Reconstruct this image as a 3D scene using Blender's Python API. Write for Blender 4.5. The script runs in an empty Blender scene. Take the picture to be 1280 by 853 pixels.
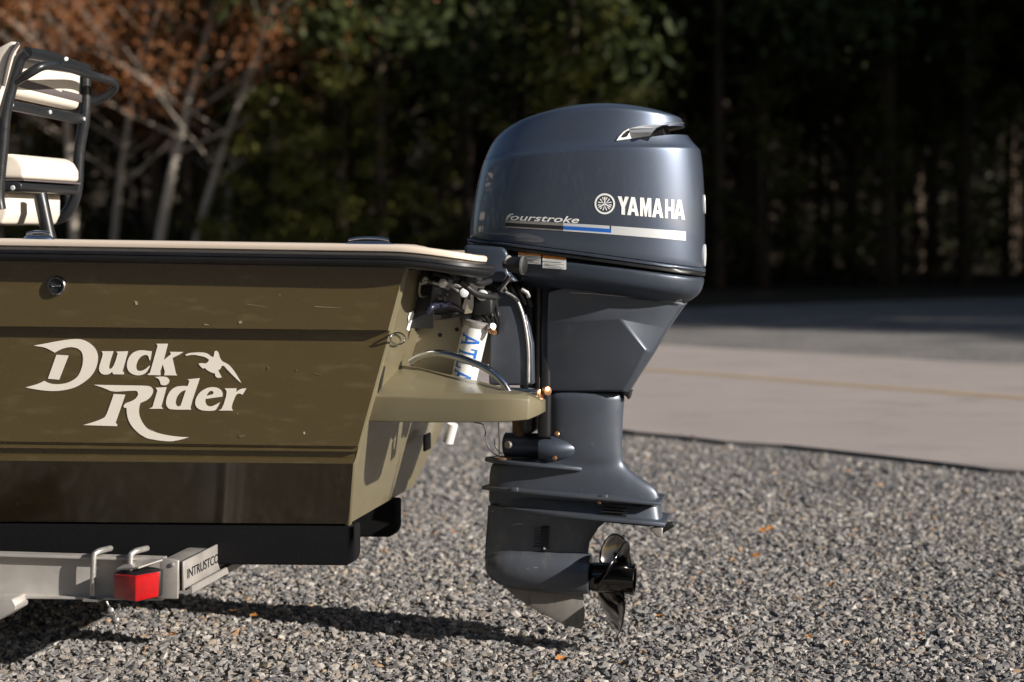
import bpy, bmesh, math, random
import numpy as np
from mathutils import Vector, Matrix
from mathutils.geometry import tessellate_polygon
from mathutils.bvhtree import BVHTree

R = math.radians
rng = random.Random(11)
nrng = np.random.default_rng(11)
scene = bpy.context.scene
COL = scene.collection

# ------------------------------------------------------------------ camera
FPX, CAM_H = 2200.0, 1.275
PITCH = math.atan(136.5 / FPX)
cam_data = bpy.data.cameras.new('camera')
cam = bpy.data.objects.new('camera', cam_data)
COL.objects.link(cam)
cam.location = (0, 0, CAM_H)
cam.rotation_euler = (R(90) - PITCH, 0, 0)
cam_data.sensor_width = 36
cam_data.lens = 36 * FPX / 1280
cam_data.clip_start = 0.05
cam_data.clip_end = 2000
cam_data.dof.use_dof = True
cam_data.dof.focus_distance = 5.1
cam_data.dof.aperture_fstop = 2.1
scene.camera = cam

# ------------------------------------------------------------------ light
SUN_EL, SUN_AZ = R(22.5), R(28.5)          # azimuth from +x towards the camera (-y)
to_sun = Vector((math.cos(SUN_AZ) * math.cos(SUN_EL), -math.sin(SUN_AZ) * math.cos(SUN_EL), math.sin(SUN_EL)))
world = bpy.data.worlds.new('World')
scene.world = world
world.use_nodes = True
wn = world.node_tree
sky = wn.nodes.new('ShaderNodeTexSky')
sky.sky_type = 'NISHITA'
sky.sun_disc = False
sky.sun_elevation = SUN_EL
sky.sun_rotation = math.atan2(to_sun.x, to_sun.y)
bg = wn.nodes['Background']
bg.inputs[1].default_value = 0.05
wn.links.new(sky.outputs[0], bg.inputs[0])
sun_data = bpy.data.lights.new('sun', 'SUN')
sun_data.energy = 5.0
sun_data.angle = R(0.5)
sun_data.color = (1.0, 0.945, 0.87)
sun = bpy.data.objects.new('sun', sun_data)
COL.objects.link(sun)
sun.location = (30, -10, 20)
sun.rotation_euler = to_sun.to_track_quat('Z', 'Y').to_euler()
vs = scene.view_settings
vs.view_transform = 'Standard'
vs.look = 'None'
vs.gamma = 1
vs.use_curve_mapping = False
vs.exposure = 0.62

# ------------------------------------------------------------------ measuring helpers
PSI = R(10.5)                                # the boat is yawed, bow away from the camera
E0 = Vector((0.145, 5.3, 0.0))
UX = Vector((math.cos(PSI), -math.sin(PSI), 0))     # local x: aft
SY = Vector((math.sin(PSI), math.cos(PSI), 0))      # local y: starboard (away)
CAM = Vector((0, 0, CAM_H))
FW = Vector((0, math.cos(PITCH), -math.sin(PITCH)))
UPV = Vector((0, math.sin(PITCH), math.cos(PITCH)))

def ray(px, py):
    return FW + Vector((1, 0, 0)) * ((px - 640) / FPX) - UPV * ((py - 426.5) / FPX)

def L(px, py, y=0.0):
    d = ray(px, py)
    t = (y - (CAM - E0).dot(SY)) / d.dot(SY)
    p = CAM + d * t - E0
    return p.dot(UX), p.z

def P(px, py, y=0.0):
    x, z = L(px, py, y)
    return Vector((x, y, z))

def G(px, py, z=0.0):
    d = ray(px, py)
    return CAM + d * ((z - CAM_H) / d.z)

TX0, TZ0, TR = -0.547, 0.447, 0.298           # raked transom plane: x = TX0 + TR*(z-TZ0)
def tx(z):
    return TX0 + TR * (z - TZ0)
def T(px, py, off=0.0):
    n = UX - Vector((0, 0, TR))
    d = ray(px, py)
    t = ((TX0 + off - TR * TZ0) - (CAM - E0).dot(n)) / d.dot(n)
    p = CAM + d * t - E0
    return Vector((p.dot(UX), p.dot(SY), p.z))

# ------------------------------------------------------------------ materials
def mat(name, base, rough=0.5, metal=0.0, coat=0.0, noise=0.0, nscale=8.0, bump=0.0, bscale=60.0,
        rvar=0.0, spec=0.5, trans=0.0, detail=6.0, coat_rough=0.1):
    m = bpy.data.materials.new(name)
    m.use_nodes = True
    nt = m.node_tree
    b = nt.nodes['Principled BSDF']
    b.inputs['Base Color'].default_value = (*base, 1)
    b.inputs['Roughness'].default_value = rough
    b.inputs['Metallic'].default_value = metal
    b.inputs['Coat Weight'].default_value = coat
    b.inputs['Coat Roughness'].default_value = coat_rough
    b.inputs['Specular IOR Level'].default_value = spec
    b.inputs['Transmission Weight'].default_value = trans
    tc = nt.nodes.new('ShaderNodeTexCoord')
    if noise or rvar:
        nz = nt.nodes.new('ShaderNodeTexNoise')
        nz.inputs['Scale'].default_value = nscale
        nz.inputs['Detail'].default_value = detail
        nz.inputs['Roughness'].default_value = 0.65
        nt.links.new(tc.outputs['Object'], nz.inputs['Vector'])
        if noise:
            mx = nt.nodes.new('ShaderNodeMix')
            mx.data_type = 'RGBA'
            mx.inputs[6].default_value = (*[c * (1 - noise) for c in base], 1)
            mx.inputs[7].default_value = (*[min(1, c * (1 + noise)) for c in base], 1)
            nt.links.new(nz.outputs['Fac'], mx.inputs[0])
            nt.links.new(mx.outputs[2], b.inputs['Base Color'])
        if rvar:
            mr = nt.nodes.new('ShaderNodeMapRange')
            mr.inputs[1].default_value = 0.3
            mr.inputs[2].default_value = 0.7
            mr.inputs[3].default_value = max(0.02, rough - rvar)
            mr.inputs[4].default_value = min(1, rough + rvar)
            nt.links.new(nz.outputs['Fac'], mr.inputs[0])
            nt.links.new(mr.outputs[0], b.inputs['Roughness'])
    if bump:
        n2 = nt.nodes.new('ShaderNodeTexNoise')
        n2.inputs['Scale'].default_value = bscale
        n2.inputs['Detail'].default_value = 4
        nt.links.new(tc.outputs['Object'], n2.inputs['Vector'])
        bp = nt.nodes.new('ShaderNodeBump')
        bp.inputs['Strength'].default_value = bump
        bp.inputs['Distance'].default_value = 0.01
        nt.links.new(n2.outputs['Fac'], bp.inputs['Height'])
        nt.links.new(bp.outputs[0], b.inputs['Normal'])
    return m

def add_layer(m, color, scale, lo, hi, stretch=(1, 1, 1), detail=3.0, amount=1.0, noise_rough=0.5):
    """overlay flecks or stains with a shape of their own, from thresholded noise"""
    nt = m.node_tree
    b = nt.nodes['Principled BSDF']
    inp = b.inputs['Base Color']
    tc = nt.nodes.new('ShaderNodeTexCoord')
    mp = nt.nodes.new('ShaderNodeMapping')
    mp.inputs['Scale'].default_value = stretch
    nz = nt.nodes.new('ShaderNodeTexNoise')
    nz.inputs['Scale'].default_value = scale
    nz.inputs['Detail'].default_value = detail
    nz.inputs['Roughness'].default_value = noise_rough
    mr = nt.nodes.new('ShaderNodeMapRange')
    mr.inputs[1].default_value = lo
    mr.inputs[2].default_value = hi
    mr.inputs[4].default_value = amount
    mx = nt.nodes.new('ShaderNodeMix')
    mx.data_type = 'RGBA'
    nt.links.new(tc.outputs['Object'], mp.inputs[0])
    nt.links.new(mp.outputs[0], nz.inputs['Vector'])
    nt.links.new(nz.outputs['Fac'], mr.inputs[0])
    nt.links.new(mr.outputs[0], mx.inputs[0])
    if inp.is_linked:
        nt.links.new(inp.links[0].from_socket, mx.inputs[6])
    else:
        mx.inputs[6].default_value = inp.default_value
    mx.inputs[7].default_value = (*color, 1)
    nt.links.new(mx.outputs[2], inp)

M = {}
M['olive'] = mat('olive_gelcoat', (0.089, 0.063, 0.024), 0.28, 0, 0.5, noise=0.10, nscale=5, rvar=0.06, coat_rough=0.12)
add_layer(M['olive'], (0.62, 0.58, 0.48), 42, 0.775, 0.80, detail=2)
add_layer(M['olive'], (0.24, 0.20, 0.11), 9, 0.56, 0.80, stretch=(1, 1, 4), detail=8, amount=0.30)
M['olive_lit'] = mat('olive_lit_copy', (0.155, 0.133, 0.080), 0.40, 0, 0.35, noise=0.08, nscale=9, rvar=0.08)  # paler olive copy for transom and step, sunlit sky gloss mixed into colour
add_layer(M['olive_lit'], (0.16, 0.13, 0.08), 14, 0.60, 0.78, detail=8, amount=0.5)
M['bottom'] = mat('shaded_olive_streaked', (0.066, 0.049, 0.022), 0.22, 0, 0.4, noise=0.35, nscale=6, rvar=0.08)  # olive copy darkened to hold the shade under the chine, streaked on top
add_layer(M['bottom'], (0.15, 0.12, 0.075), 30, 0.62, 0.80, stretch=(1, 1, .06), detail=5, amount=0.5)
M['cream'] = mat('cream_gelcoat', (0.72, 0.60, 0.49), 0.35, 0, 0.2, noise=0.05)
M['rubber'] = mat('black_rubber', (0.012, 0.012, 0.014), 0.36, noise=0.3, nscale=20, rvar=0.08)
M['black_matt'] = mat('black_plastic', (0.012, 0.012, 0.013), 0.5, noise=0.3, nscale=15)
M['carpet'] = mat('black_carpet', (0.010, 0.010, 0.011), 0.95, noise=0.4, nscale=120, bump=0.5, bscale=400, spec=0.1)
M['decal'] = mat('cream_vinyl', (0.90, 0.83, 0.72), 0.5, noise=0.04, nscale=40)
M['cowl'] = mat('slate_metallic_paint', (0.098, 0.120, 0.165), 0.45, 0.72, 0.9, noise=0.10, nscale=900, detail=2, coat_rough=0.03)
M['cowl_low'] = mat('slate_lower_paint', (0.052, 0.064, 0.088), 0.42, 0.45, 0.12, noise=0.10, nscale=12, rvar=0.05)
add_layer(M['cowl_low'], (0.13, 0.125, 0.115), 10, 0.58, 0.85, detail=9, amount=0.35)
M['leg'] = mat('slate_leg_paint', (0.080, 0.092, 0.116), 0.42, 0.45, 0.12, noise=0.12, nscale=10, rvar=0.07)
add_layer(M['leg'], (0.17, 0.16, 0.14), 7, 0.55, 0.85, stretch=(1, 1, 2), detail=9, amount=0.40)
add_layer(M['leg'], (0.30, 0.29, 0.27), 60, 0.74, 0.78, detail=3, amount=0.8)
M['leg_worn'] = mat('scuffed_gearcase_paint', (0.108, 0.119, 0.142), 0.40, 0.45, 0.12, noise=0.15, nscale=10, rvar=0.08)
add_layer(M['leg_worn'], (0.25, 0.23, 0.20), 9, 0.54, 0.72, stretch=(2.2, 1, 1), detail=10, amount=0.55, noise_rough=0.7)
add_layer(M['leg_worn'], (0.42, 0.40, 0.37), 38, 0.70, 0.74, stretch=(.35, 1, 1.6), detail=4, amount=0.8)
M['skeg_worn'] = mat('worn_skeg_metal', (0.24, 0.22, 0.20), 0.55, 0.35, noise=0.30, nscale=14, rvar=0.15)
add_layer(M['skeg_worn'], (0.10, 0.10, 0.10), 20, 0.55, 0.75, stretch=(3, 1, 1), detail=8, amount=0.6)
M['prop'] = mat('dark_steel_propeller', (0.10, 0.094, 0.09), 0.10, 1.0, noise=0.25, nscale=25, rvar=0.05)
M['chrome'] = mat('polished_stainless', (0.62, 0.63, 0.65), 0.12, 1.0, noise=0.06, rvar=0.05, nscale=20)
M['silver'] = mat('satin_silver_trim', (0.74, 0.75, 0.77), 0.32, 0.35)
M['trim_white'] = mat('bright_trim', (0.86, 0.86, 0.86), 0.25, 0, 0.3)
M['scuff'] = mat('pale_scuff', (0.34, 0.29, 0.19), 0.6, noise=0.3, nscale=90)
M['white_print'] = mat('white_print', (0.82, 0.82, 0.80), 0.35, noise=0.03)
M['blue_print'] = mat('blue_print', (0.02, 0.12, 0.46), 0.35, noise=0.05)
M['atlas_blue'] = mat('cylinder_blue_print', (0.015, 0.13, 0.48), 0.4, noise=0.05)
M['orange_print'] = mat('orange_print', (0.80, 0.26, 0.03), 0.5, noise=0.05)
M['grey_print'] = mat('grey_print', (0.36, 0.36, 0.36), 0.5, noise=0.1, nscale=200)
M['black_print'] = mat('black_print', (0.015, 0.015, 0.017), 0.45, noise=0.1)
M['alu'] = mat('brushed_aluminium', (0.46, 0.43, 0.40), 0.48, 0.55, noise=0.10, nscale=12, rvar=0.10)
add_layer(M['alu'], (0.30, 0.26, 0.21), 6, 0.55, 0.80, stretch=(1, 1, 3), detail=9, amount=0.5)
M['galv'] = mat('galvanised_steel', (0.42, 0.40, 0.38), 0.45, 0.7, noise=0.18, nscale=40, rvar=0.12)
M['jack'] = mat('jack_plate_alloy', (0.44, 0.40, 0.31), 0.45, 0.25, noise=0.08, nscale=14, rvar=0.08)
M['white_paint'] = mat('white_cylinder_paint', (0.74, 0.74, 0.72), 0.25, 0, 0.3, noise=0.05)
M['copper'] = mat('bronze_bolt', (0.55, 0.29, 0.15), 0.38, 0.85, noise=0.25, nscale=60)
M['rust'] = mat('rusty_collar', (0.14, 0.085, 0.05), 0.75, 0.2, noise=0.5, nscale=50)
M['vinyl'] = mat('cream_vinyl_cushion', (0.74, 0.66, 0.56), 0.48, noise=0.04, nscale=20, bump=0.08, bscale=300)
M['vinyl_grey'] = mat('grey_vinyl_band', (0.115, 0.095, 0.095), 0.5, noise=0.08, nscale=20)
M['powder'] = mat('black_powdercoat', (0.016, 0.017, 0.019), 0.34, noise=0.25, nscale=50, rvar=0.08)
M['lens_red'] = mat('red_tail_lens', (0.42, 0.006, 0.008), 0.12, 0, 0.8, noise=0.45, nscale=35, bump=0.12, bscale=90)
M['tyre'] = mat('tyre_rubber', (0.02, 0.02, 0.02), 0.8, noise=0.3)
M['navy'] = mat('navy_plastic', (0.015, 0.017, 0.035), 0.35, noise=0.2)
M['deck_in'] = mat('boat_interior', (0.35, 0.31, 0.24), 0.6, noise=0.1)
M['bark'] = mat('pine_bark', (0.075, 0.055, 0.042), 0.9, noise=0.5, nscale=6, bump=0.6, bscale=14, spec=0.1)
M['bark_pale'] = mat('pale_bark', (0.46, 0.40, 0.33), 0.85, noise=0.35, nscale=5, bump=0.3, bscale=10, spec=0.15)

def leaf_mat(name, a, b, trans=0.25):
    m = bpy.data.materials.new(name)
    m.use_nodes = True
    nt = m.node_tree
    p = nt.nodes['Principled BSDF']
    p.inputs['Roughness'].default_value = 0.6
    p.inputs['Specular IOR Level'].default_value = 0.25
    geo = nt.nodes.new('ShaderNodeNewGeometry')
    mx = nt.nodes.new('ShaderNodeMix')
    mx.data_type = 'RGBA'
    mx.inputs[6].default_value = (*a, 1)
    mx.inputs[7].default_value = (*b, 1)
    nt.links.new(geo.outputs['Random Per Island'], mx.inputs[0])
    nt.links.new(mx.outputs[2], p.inputs['Base Color'])
    tr = nt.nodes.new('ShaderNodeBsdfTranslucent')
    nt.links.new(mx.outputs[2], tr.inputs['Color'])
    ms = nt.nodes.new('ShaderNodeMixShader')
    ms.inputs[0].default_value = trans
    nt.links.new(p.outputs[0], ms.inputs[1])
    nt.links.new(tr.outputs[0], ms.inputs[2])
    nt.links.new(ms.outputs[0], nt.nodes['Material Output'].inputs[0])
    return m
M['needles'] = leaf_mat('pine_needles', (0.022, 0.034, 0.012), (0.060, 0.075, 0.020))
M['holly'] = leaf_mat('sapling_leaves', (0.036, 0.048, 0.010), (0.135, 0.130, 0.024), 0.36)
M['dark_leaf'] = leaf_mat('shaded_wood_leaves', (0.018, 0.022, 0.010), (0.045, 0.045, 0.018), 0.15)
M['rusty_leaf'] = leaf_mat('rusty_oak_leaves', (0.30, 0.105, 0.035), (0.50, 0.23, 0.10), 0.45)
M['dry_leaf'] = leaf_mat('dry_fallen_leaf', (0.42, 0.14, 0.035), (0.50, 0.24, 0.07), 0.1)

def gravel_material():
    m = bpy.data.materials.new('crushed_gravel')
    m.use_nodes = True
    nt = m.node_tree
    b = nt.nodes['Principled BSDF']
    b.inputs['Roughness'].default_value = 0.85
    b.inputs['Specular IOR Level'].default_value = 0.25
    tc = nt.nodes.new('ShaderNodeTexCoord')
    vo = nt.nodes.new('ShaderNodeTexVoronoi')
    vo.inputs['Scale'].default_value = 42
    nt.links.new(tc.outputs['Object'], vo.inputs['Vector'])
    cr = nt.nodes.new('ShaderNodeValToRGB')
    e = cr.color_ramp.elements
    e[0].position = 0.0; e[0].color = (0.13, 0.12, 0.11, 1)
    e[1].position = 1.0; e[1].color = (0.36, 0.33, 0.30, 1)
    for pos, c in ((0.35, (0.19, 0.19, 0.195)), (0.7, (0.27, 0.255, 0.24)), (0.93, (0.30, 0.25, 0.19))):
        k = e.new(pos); k.color = (*c, 1)
    sp = nt.nodes.new('ShaderNodeSeparateColor')
    nt.links.new(vo.outputs['Color'], sp.inputs[0])
    nt.links.new(sp.outputs[0], cr.inputs[0])
    nz = nt.nodes.new('ShaderNodeTexNoise')
    nz.inputs['Scale'].default_value = 1.1
    nz.inputs['Detail'].default_value = 6
    nt.links.new(tc.outputs['Object'], nz.inputs['Vector'])
    mr = nt.nodes.new('ShaderNodeMapRange')
    mr.inputs[1].default_value = 0.3; mr.inputs[2].default_value = 0.7
    mr.inputs[3].default_value = 0.70; mr.inputs[4].default_value = 1.2
    nt.links.new(nz.outputs['Fac'], mr.inputs[0])
    vm = nt.nodes.new('ShaderNodeVectorMath')
    vm.operation = 'SCALE'
    nt.links.new(cr.outputs[0], vm.inputs[0])
    nt.links.new(mr.outputs[0], vm.inputs['Scale'])
    nt.links.new(vm.outputs[0], b.inputs['Base Color'])
    bp = nt.nodes.new('ShaderNodeBump')
    bp.inputs['Strength'].default_value = 0.9
    bp.inputs['Distance'].default_value = 0.02
    bp.invert = True
    nt.links.new(vo.outputs['Distance'], bp.inputs['Height'])
    nt.links.new(bp.outputs[0], b.inputs['Normal'])
    return m
M['gravel'] = gravel_material()
add_layer(M['gravel'], (0.235, 0.20, 0.165), 1.1, 0.50, 0.66, detail=8, amount=0.55)
add_layer(M['gravel'], (0.10, 0.098, 0.10), 2.2, 0.52, 0.60, stretch=(.5, 1, 1), detail=10, amount=0.55, noise_rough=0.7)

def stone_material():
    m = bpy.data.materials.new('gravel_stone')
    m.use_nodes = True
    nt = m.node_tree
    b = nt.nodes['Principled BSDF']
    b.inputs['Roughness'].default_value = 0.75
    b.inputs['Specular IOR Level'].default_value = 0.35
    oi = nt.nodes.new('ShaderNodeObjectInfo')
    cr = nt.nodes.new('ShaderNodeValToRGB')
    cr.color_ramp.interpolation = 'CONSTANT'
    e = cr.color_ramp.elements
    cols = [(0.0, (0.125, 0.12, 0.12)), (0.12, (0.215, 0.20, 0.188)), (0.26, (0.285, 0.262, 0.242)), (0.38, (0.16, 0.152, 0.15)),
            (0.52, (0.262, 0.232, 0.205)), (0.66, (0.345, 0.315, 0.288)), (0.76, (0.215, 0.208, 0.205)), (0.86, (0.29, 0.24, 0.19)),
            (0.92, (0.43, 0.395, 0.36)), (0.965, (0.33, 0.215, 0.13)), (0.98, (0.08, 0.077, 0.077))]
    e[0].position, e[0].color = 0.0, (*cols[0][1], 1)
    e[1].position, e[1].color = cols[-1][0], (*cols[-1][1], 1)
    for p, c in cols[1:-1]:
        k = e.new(p); k.color = (*c, 1)
    nt.links.new(oi.outputs['Random'], cr.inputs[0])
    tc = nt.nodes.new('ShaderNodeTexCoord')
    nz = nt.nodes.new('ShaderNodeTexNoise')
    nz.inputs['Scale'].default_value = 2.5
    nt.links.new(tc.outputs['Object'], nz.inputs['Vector'])
    mr = nt.nodes.new('ShaderNodeMapRange')
    mr.inputs[3].default_value = 0.62; mr.inputs[4].default_value = 1.2
    nt.links.new(nz.outputs['Fac'], mr.inputs[0])
    vm = nt.nodes.new('ShaderNodeVectorMath')
    vm.operation = 'SCALE'
    nt.links.new(cr.outputs[0], vm.inputs[0])
    nt.links.new(mr.outputs[0], vm.inputs['Scale'])
    nt.links.new(vm.outputs[0], b.inputs['Base Color'])
    return m
add_layer(M['gravel'], (0.38, 0.36, 0.35), 13, 0.56, 0.64, detail=4, amount=0.65, noise_rough=0.7)
add_layer(M['gravel'], (0.06, 0.06, 0.065), 10, 0.57, 0.66, detail=4, amount=0.6, noise_rough=0.7)
M['stone'] = stone_material()

M['asphalt'] = mat('worn_asphalt', (0.37, 0.318, 0.292), 0.85, noise=0.14, nscale=1.3, bump=0.5, bscale=260, spec=0.3, detail=10)
add_layer(M['asphalt'], (0.32, 0.265, 0.245), 0.5, 0.50, 0.70, stretch=(1, 1, 1), detail=8, amount=0.5)
add_layer(M['asphalt'], (0.20, 0.172, 0.16), 2.0, 0.53, 0.68, stretch=(.5, .8, 1), detail=10, amount=0.6, noise_rough=0.7)
add_layer(M['asphalt'], (0.48, 0.42, 0.38), 160, 0.60, 0.72, detail=2, amount=0.7)
M['asphalt_edge'] = mat('broken_asphalt_edge', (0.09, 0.083, 0.078), 0.95, noise=0.4, nscale=30, bump=0.8, bscale=60)
M['yellow_line'] = mat('faded_yellow_paint', (0.42, 0.27, 0.10), 0.8, noise=0.3, nscale=7)
M['litter'] = mat('forest_litter', (0.055, 0.042, 0.030), 0.95, noise=0.5, nscale=3, bump=0.8, bscale=20, spec=0.1)

# ------------------------------------------------------------------ object helpers
ORG = {}                                      # thing -> origin in the shared boat frame

def tag(o, label=None, cat=None, group=None, kind=None):
    if label: o['label'] = label
    if cat: o['category'] = cat
    if group: o['group'] = group
    if kind: o['kind'] = kind
    return o

def thing(name, label, cat, origin, group=None):
    """an Empty at the thing's base, in the yawed boat frame"""
    o = bpy.data.objects.new(name, None)
    COL.objects.link(o)
    o.empty_display_size = 0.2
    og = Vector(origin)
    o.location = E0 + UX * og.x + SY * og.y + Vector((0, 0, og.z))
    o.rotation_euler = (0, 0, -PSI)
    ORG[o.name] = og
    return tag(o, label, cat, group)

def root_org(p):
    while p is not None and p.name not in ORG:
        p = p.parent
    return ORG[p.name] if p else Vector((0, 0, 0))

def link_mesh(name, verts, faces, material, parent=None, smooth=False, bevel=0.0, subsurf=0, segs=2, auto=None, label=None):
    me = bpy.data.meshes.new(name)
    og = root_org(parent)
    me.from_pydata([tuple(Vector(v) - og) for v in verts], [], faces)
    me.update()
    bm = bmesh.new(); bm.from_mesh(me)
    bmesh.ops.recalc_face_normals(bm, faces=bm.faces)
    bm.to_mesh(me); bm.free()
    o = bpy.data.objects.new(name, me)
    COL.objects.link(o)
    if material: me.materials.append(M[material] if isinstance(material, str) else material)
    if parent: o.parent = parent
    if bevel:
        b = o.modifiers.new('bevel', 'BEVEL')
        b.width = bevel; b.segments = segs; b.limit_method = 'ANGLE'; b.angle_limit = R(32)
        b.harden_normals = False
    if subsurf:
        s = o.modifiers.new('subsurf', 'SUBSURF')
        s.levels = s.render_levels = subsurf
    if smooth or bevel or subsurf:
        me.polygons.foreach_set('use_smooth', [True] * len(me.polygons))
        if auto:
            me.set_sharp_from_angle(angle=R(auto))
    if label: o['label'] = label
    return o

def loft(rings, cap0=True, cap1=True):
    n = len(rings[0]); v = []; f = []
    for r in rings: v += [Vector(p) for p in r]
    for i in range(len(rings) - 1):
        for j in range(n):
            a, b = i * n + j, i * n + (j + 1) % n
            f.append((a, b, b + n, a + n))
    if cap0: f.append(tuple(range(n))[::-1])
    if cap1: f.append(tuple(range((len(rings) - 1) * n, len(rings) * n)))
    return v, f

def smooth_path(pts, per=6):
    pts = [Vector(p) for p in pts]
    if len(pts) < 3: return pts
    out = []
    ext = [pts[0] * 2 - pts[1]] + pts + [pts[-1] * 2 - pts[-2]]
    for i in range(1, len(ext) - 2):
        p0, p1, p2, p3 = ext[i - 1:i + 3]
        for k in range(per):
            t = k / per
            out.append(0.5 * ((2 * p1) + (p2 - p0) * t + (2 * p0 - 5 * p1 + 4 * p2 - p3) * t * t + (3 * p1 - p0 - 3 * p2 + p3) * t ** 3))
    out.append(pts[-1])
    return out

def tube_data(pts, rad, seg=10, cap=True):
    pts = [Vector(p) for p in pts]
    rads = rad if isinstance(rad, (list, tuple)) else [rad] * len(pts)
    rings = []; prev = None
    for i, p in enumerate(pts):
        d = (pts[min(i + 1, len(pts) - 1)] - pts[max(i - 1, 0)]).normalized()
        if prev is None:
            a = d.orthogonal().normalized()
        else:
            a = (prev - d * prev.dot(d)).normalized()
        prev = a
        b = d.cross(a)
        rings.append([p + (a * math.cos(2 * math.pi * k / seg) + b * math.sin(2 * math.pi * k / seg)) * rads[i] for k in range(seg)])
    return loft(rings, cap, cap)

def tube(name, pts, rad, material, parent, seg=10, path=0, **kw):
    if path: pts = smooth_path(pts, path)
    v, f = tube_data(pts, rad, seg)
    return link_mesh(name, v, f, material, parent, smooth=True, auto=50, **kw)

def prism(name, outline, y0, y1, material, parent, bevel=0.0, segs=2, **kw):
    """outline: (x,z) points, extruded in y"""
    n = len(outline)
    v = [(x, y0, z) for x, z in outline] + [(x, y1, z) for x, z in outline]
    f = [tuple(range(n)), tuple(range(2 * n - 1, n - 1, -1))]
    f += [(i, (i + 1) % n, (i + 1) % n + n, i + n) for i in range(n)]
    return link_mesh(name, v, f, material, parent, bevel=bevel, segs=segs, **kw)

def box(name, a, b, material, parent, bevel=0.0, segs=2, **kw):
    (x0, y0, z0), (x1, y1, z1) = a, b
    return prism(name, [(x0, z0), (x1, z0), (x1, z1), (x0, z1)], y0, y1, material, parent, bevel, segs, **kw)

def ppx(pts, y):
    return [L(a, b, y) for a, b in pts]

def lathe(name, prof, origin, axis, material, parent, seg=24, **kw):
    """prof: (along, radius)"""
    ax = Vector(axis).normalized(); a = ax.orthogonal().normalized(); b = ax.cross(a); o = Vector(origin)
    rings = [[o + ax * t + (a * math.cos(2 * math.pi * k / seg) + b * math.sin(2 * math.pi * k / seg)) * max(r, 1e-4) for k in range(seg)] for t, r in prof]
    v, f = loft(rings)
    return link_mesh(name, v, f, material, parent, smooth=True, auto=kw.pop('auto', 40), **kw)

def copy_thing(o, location, rotz, scale=1.0, label=None):
    c = o.copy(); COL.objects.link(c)
    c.location = location; c.rotation_euler = (0, 0, rotz); c.scale = (scale,) * 3
    if label: c['label'] = label
    for ch in o.children:
        k = ch.copy(); COL.objects.link(k); k.parent = c
    return c

# ================================================================== SETTING
def sheet(name, pts, material, kind='structure', z=0.0, grid=0):
    v = [(p[0], p[1], z) for p in pts]
    o = link_mesh(name, v, [tuple(range(len(v)))], material)
    return tag(o, kind=kind)

ground = sheet('ground', [(-400, -200), (400, -200), (400, 700), (-400, 700)], 'gravel')
tag(ground, 'grey crushed gravel lot around the boat trailer and beyond the road', 'ground')

# road: a straight strip of old asphalt, proud of the gravel by 3 cm
n0, n1 = G(780, 537, 0.022), G(1280, 588, 0.022)
f0, f1 = G(830, 432, 0.022), G(1280, 457, 0.022)
rd = ((n1 - n0).normalized() + (f1 - f0).normalized()).normalized(); rd.z = 0
def on_line(a, d, s): return a + d * s
def road_strip():
    v = []; f = []
    ss = [-150, -90, -60, -40, -30] + [-24 + 0.35 * i for i in range(120)] + [20, 28, 40, 70]
    for s in ss:
        w = 0.05 * (math.sin(s * 3.1) + 0.6 * math.sin(s * 7.7 + 1) + 0.5 * math.sin(s * 17.3)) if -30 < s < 20 else 0
        nrm = Vector((rd.y, -rd.x, 0))
        if nrm.dot(n0 - f0) < 0: nrm = -nrm
        a = on_line(n0, rd, s) + nrm * w
        b = on_line(f0, rd, s)
        v += [Vector((a.x + nrm.x * .02, a.y + nrm.y * .02, -0.01)), Vector((a.x, a.y, 0.024)), Vector((a.x - nrm.x * .02, a.y - nrm.y * .02, 0.028)),
              Vector((b.x, b.y, 0.028)), Vector((b.x - nrm.x * .05, b.y - nrm.y * .05, -0.01))]
    for i in range(len(ss) - 1):
        for k in range(4):
            f.append((i * 5 + k, i * 5 + k + 1, i * 5 + 5 + k + 1, i * 5 + 5 + k))
    return v, f
v, f = road_strip()
road = tag(link_mesh('road', v, f, 'asphalt'), 'worn pinkish grey asphalt road behind the outboard motor', 'road', kind='structure')
road.data.materials.append(M['asphalt_edge'])
for i, p in enumerate(road.data.polygons):
    if i % 4 in (0, 3): p.material_index = 1
y0, y1 = G(830, 463.5, 0.032), G(1280, 498, 0.032)
yd = (y1 - y0).normalized(); yn = Vector((-yd.y, yd.x, 0))
v = []; f = []
for i, s in enumerate(range(-60, 30, 2)):
    c = y0 + yd * s; c.z = 0.0325
    v += [c - yn * 0.055, c + yn * 0.055]
    if i: f.append((2 * i - 2, 2 * i - 1, 2 * i + 1, 2 * i))
link_mesh('centre_line', v, f, 'yellow_line', road)

# the floor of the wood behind the road
ff = [G(700, 387), G(860, 385), G(1060, 378), G(1280, 372)]
fl = [(-90, 75), (-45, 52), (-25, 42), (-8, 34)] + [(p.x, p.y) for p in ff] + [(20, 40), (26, 36), (34, 26), (60, 14), (140, -10), (300, 60), (300, 300), (-300, 300), (-300, 110)]
floor = sheet('forest_floor', fl, 'litter', z=0.006)

# ------------------------------------------------------------------ gravel stones
def rock_mesh(name, seed):
    bm = bmesh.new()
    bmesh.ops.create_icosphere(bm, subdivisions=1, radius=0.5)
    r2 = random.Random(seed)
    for vv in bm.verts:
        vv.co = vv.co * r2.uniform(0.70, 1.2)
    sx, sy, sz = r2.uniform(.85, 1.2), r2.uniform(.6, .9), r2.uniform(.45, .75)
    for vv in bm.verts: vv.co = Vector((vv.co.x * sx, vv.co.y * sy, vv.co.z * sz))
    me = bpy.data.meshes.new(name); bm.to_mesh(me); bm.free()
    me.materials.append(M['stone'])
    return me
rocks = [rock_mesh('stone', s) for s in range(8)]

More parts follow.
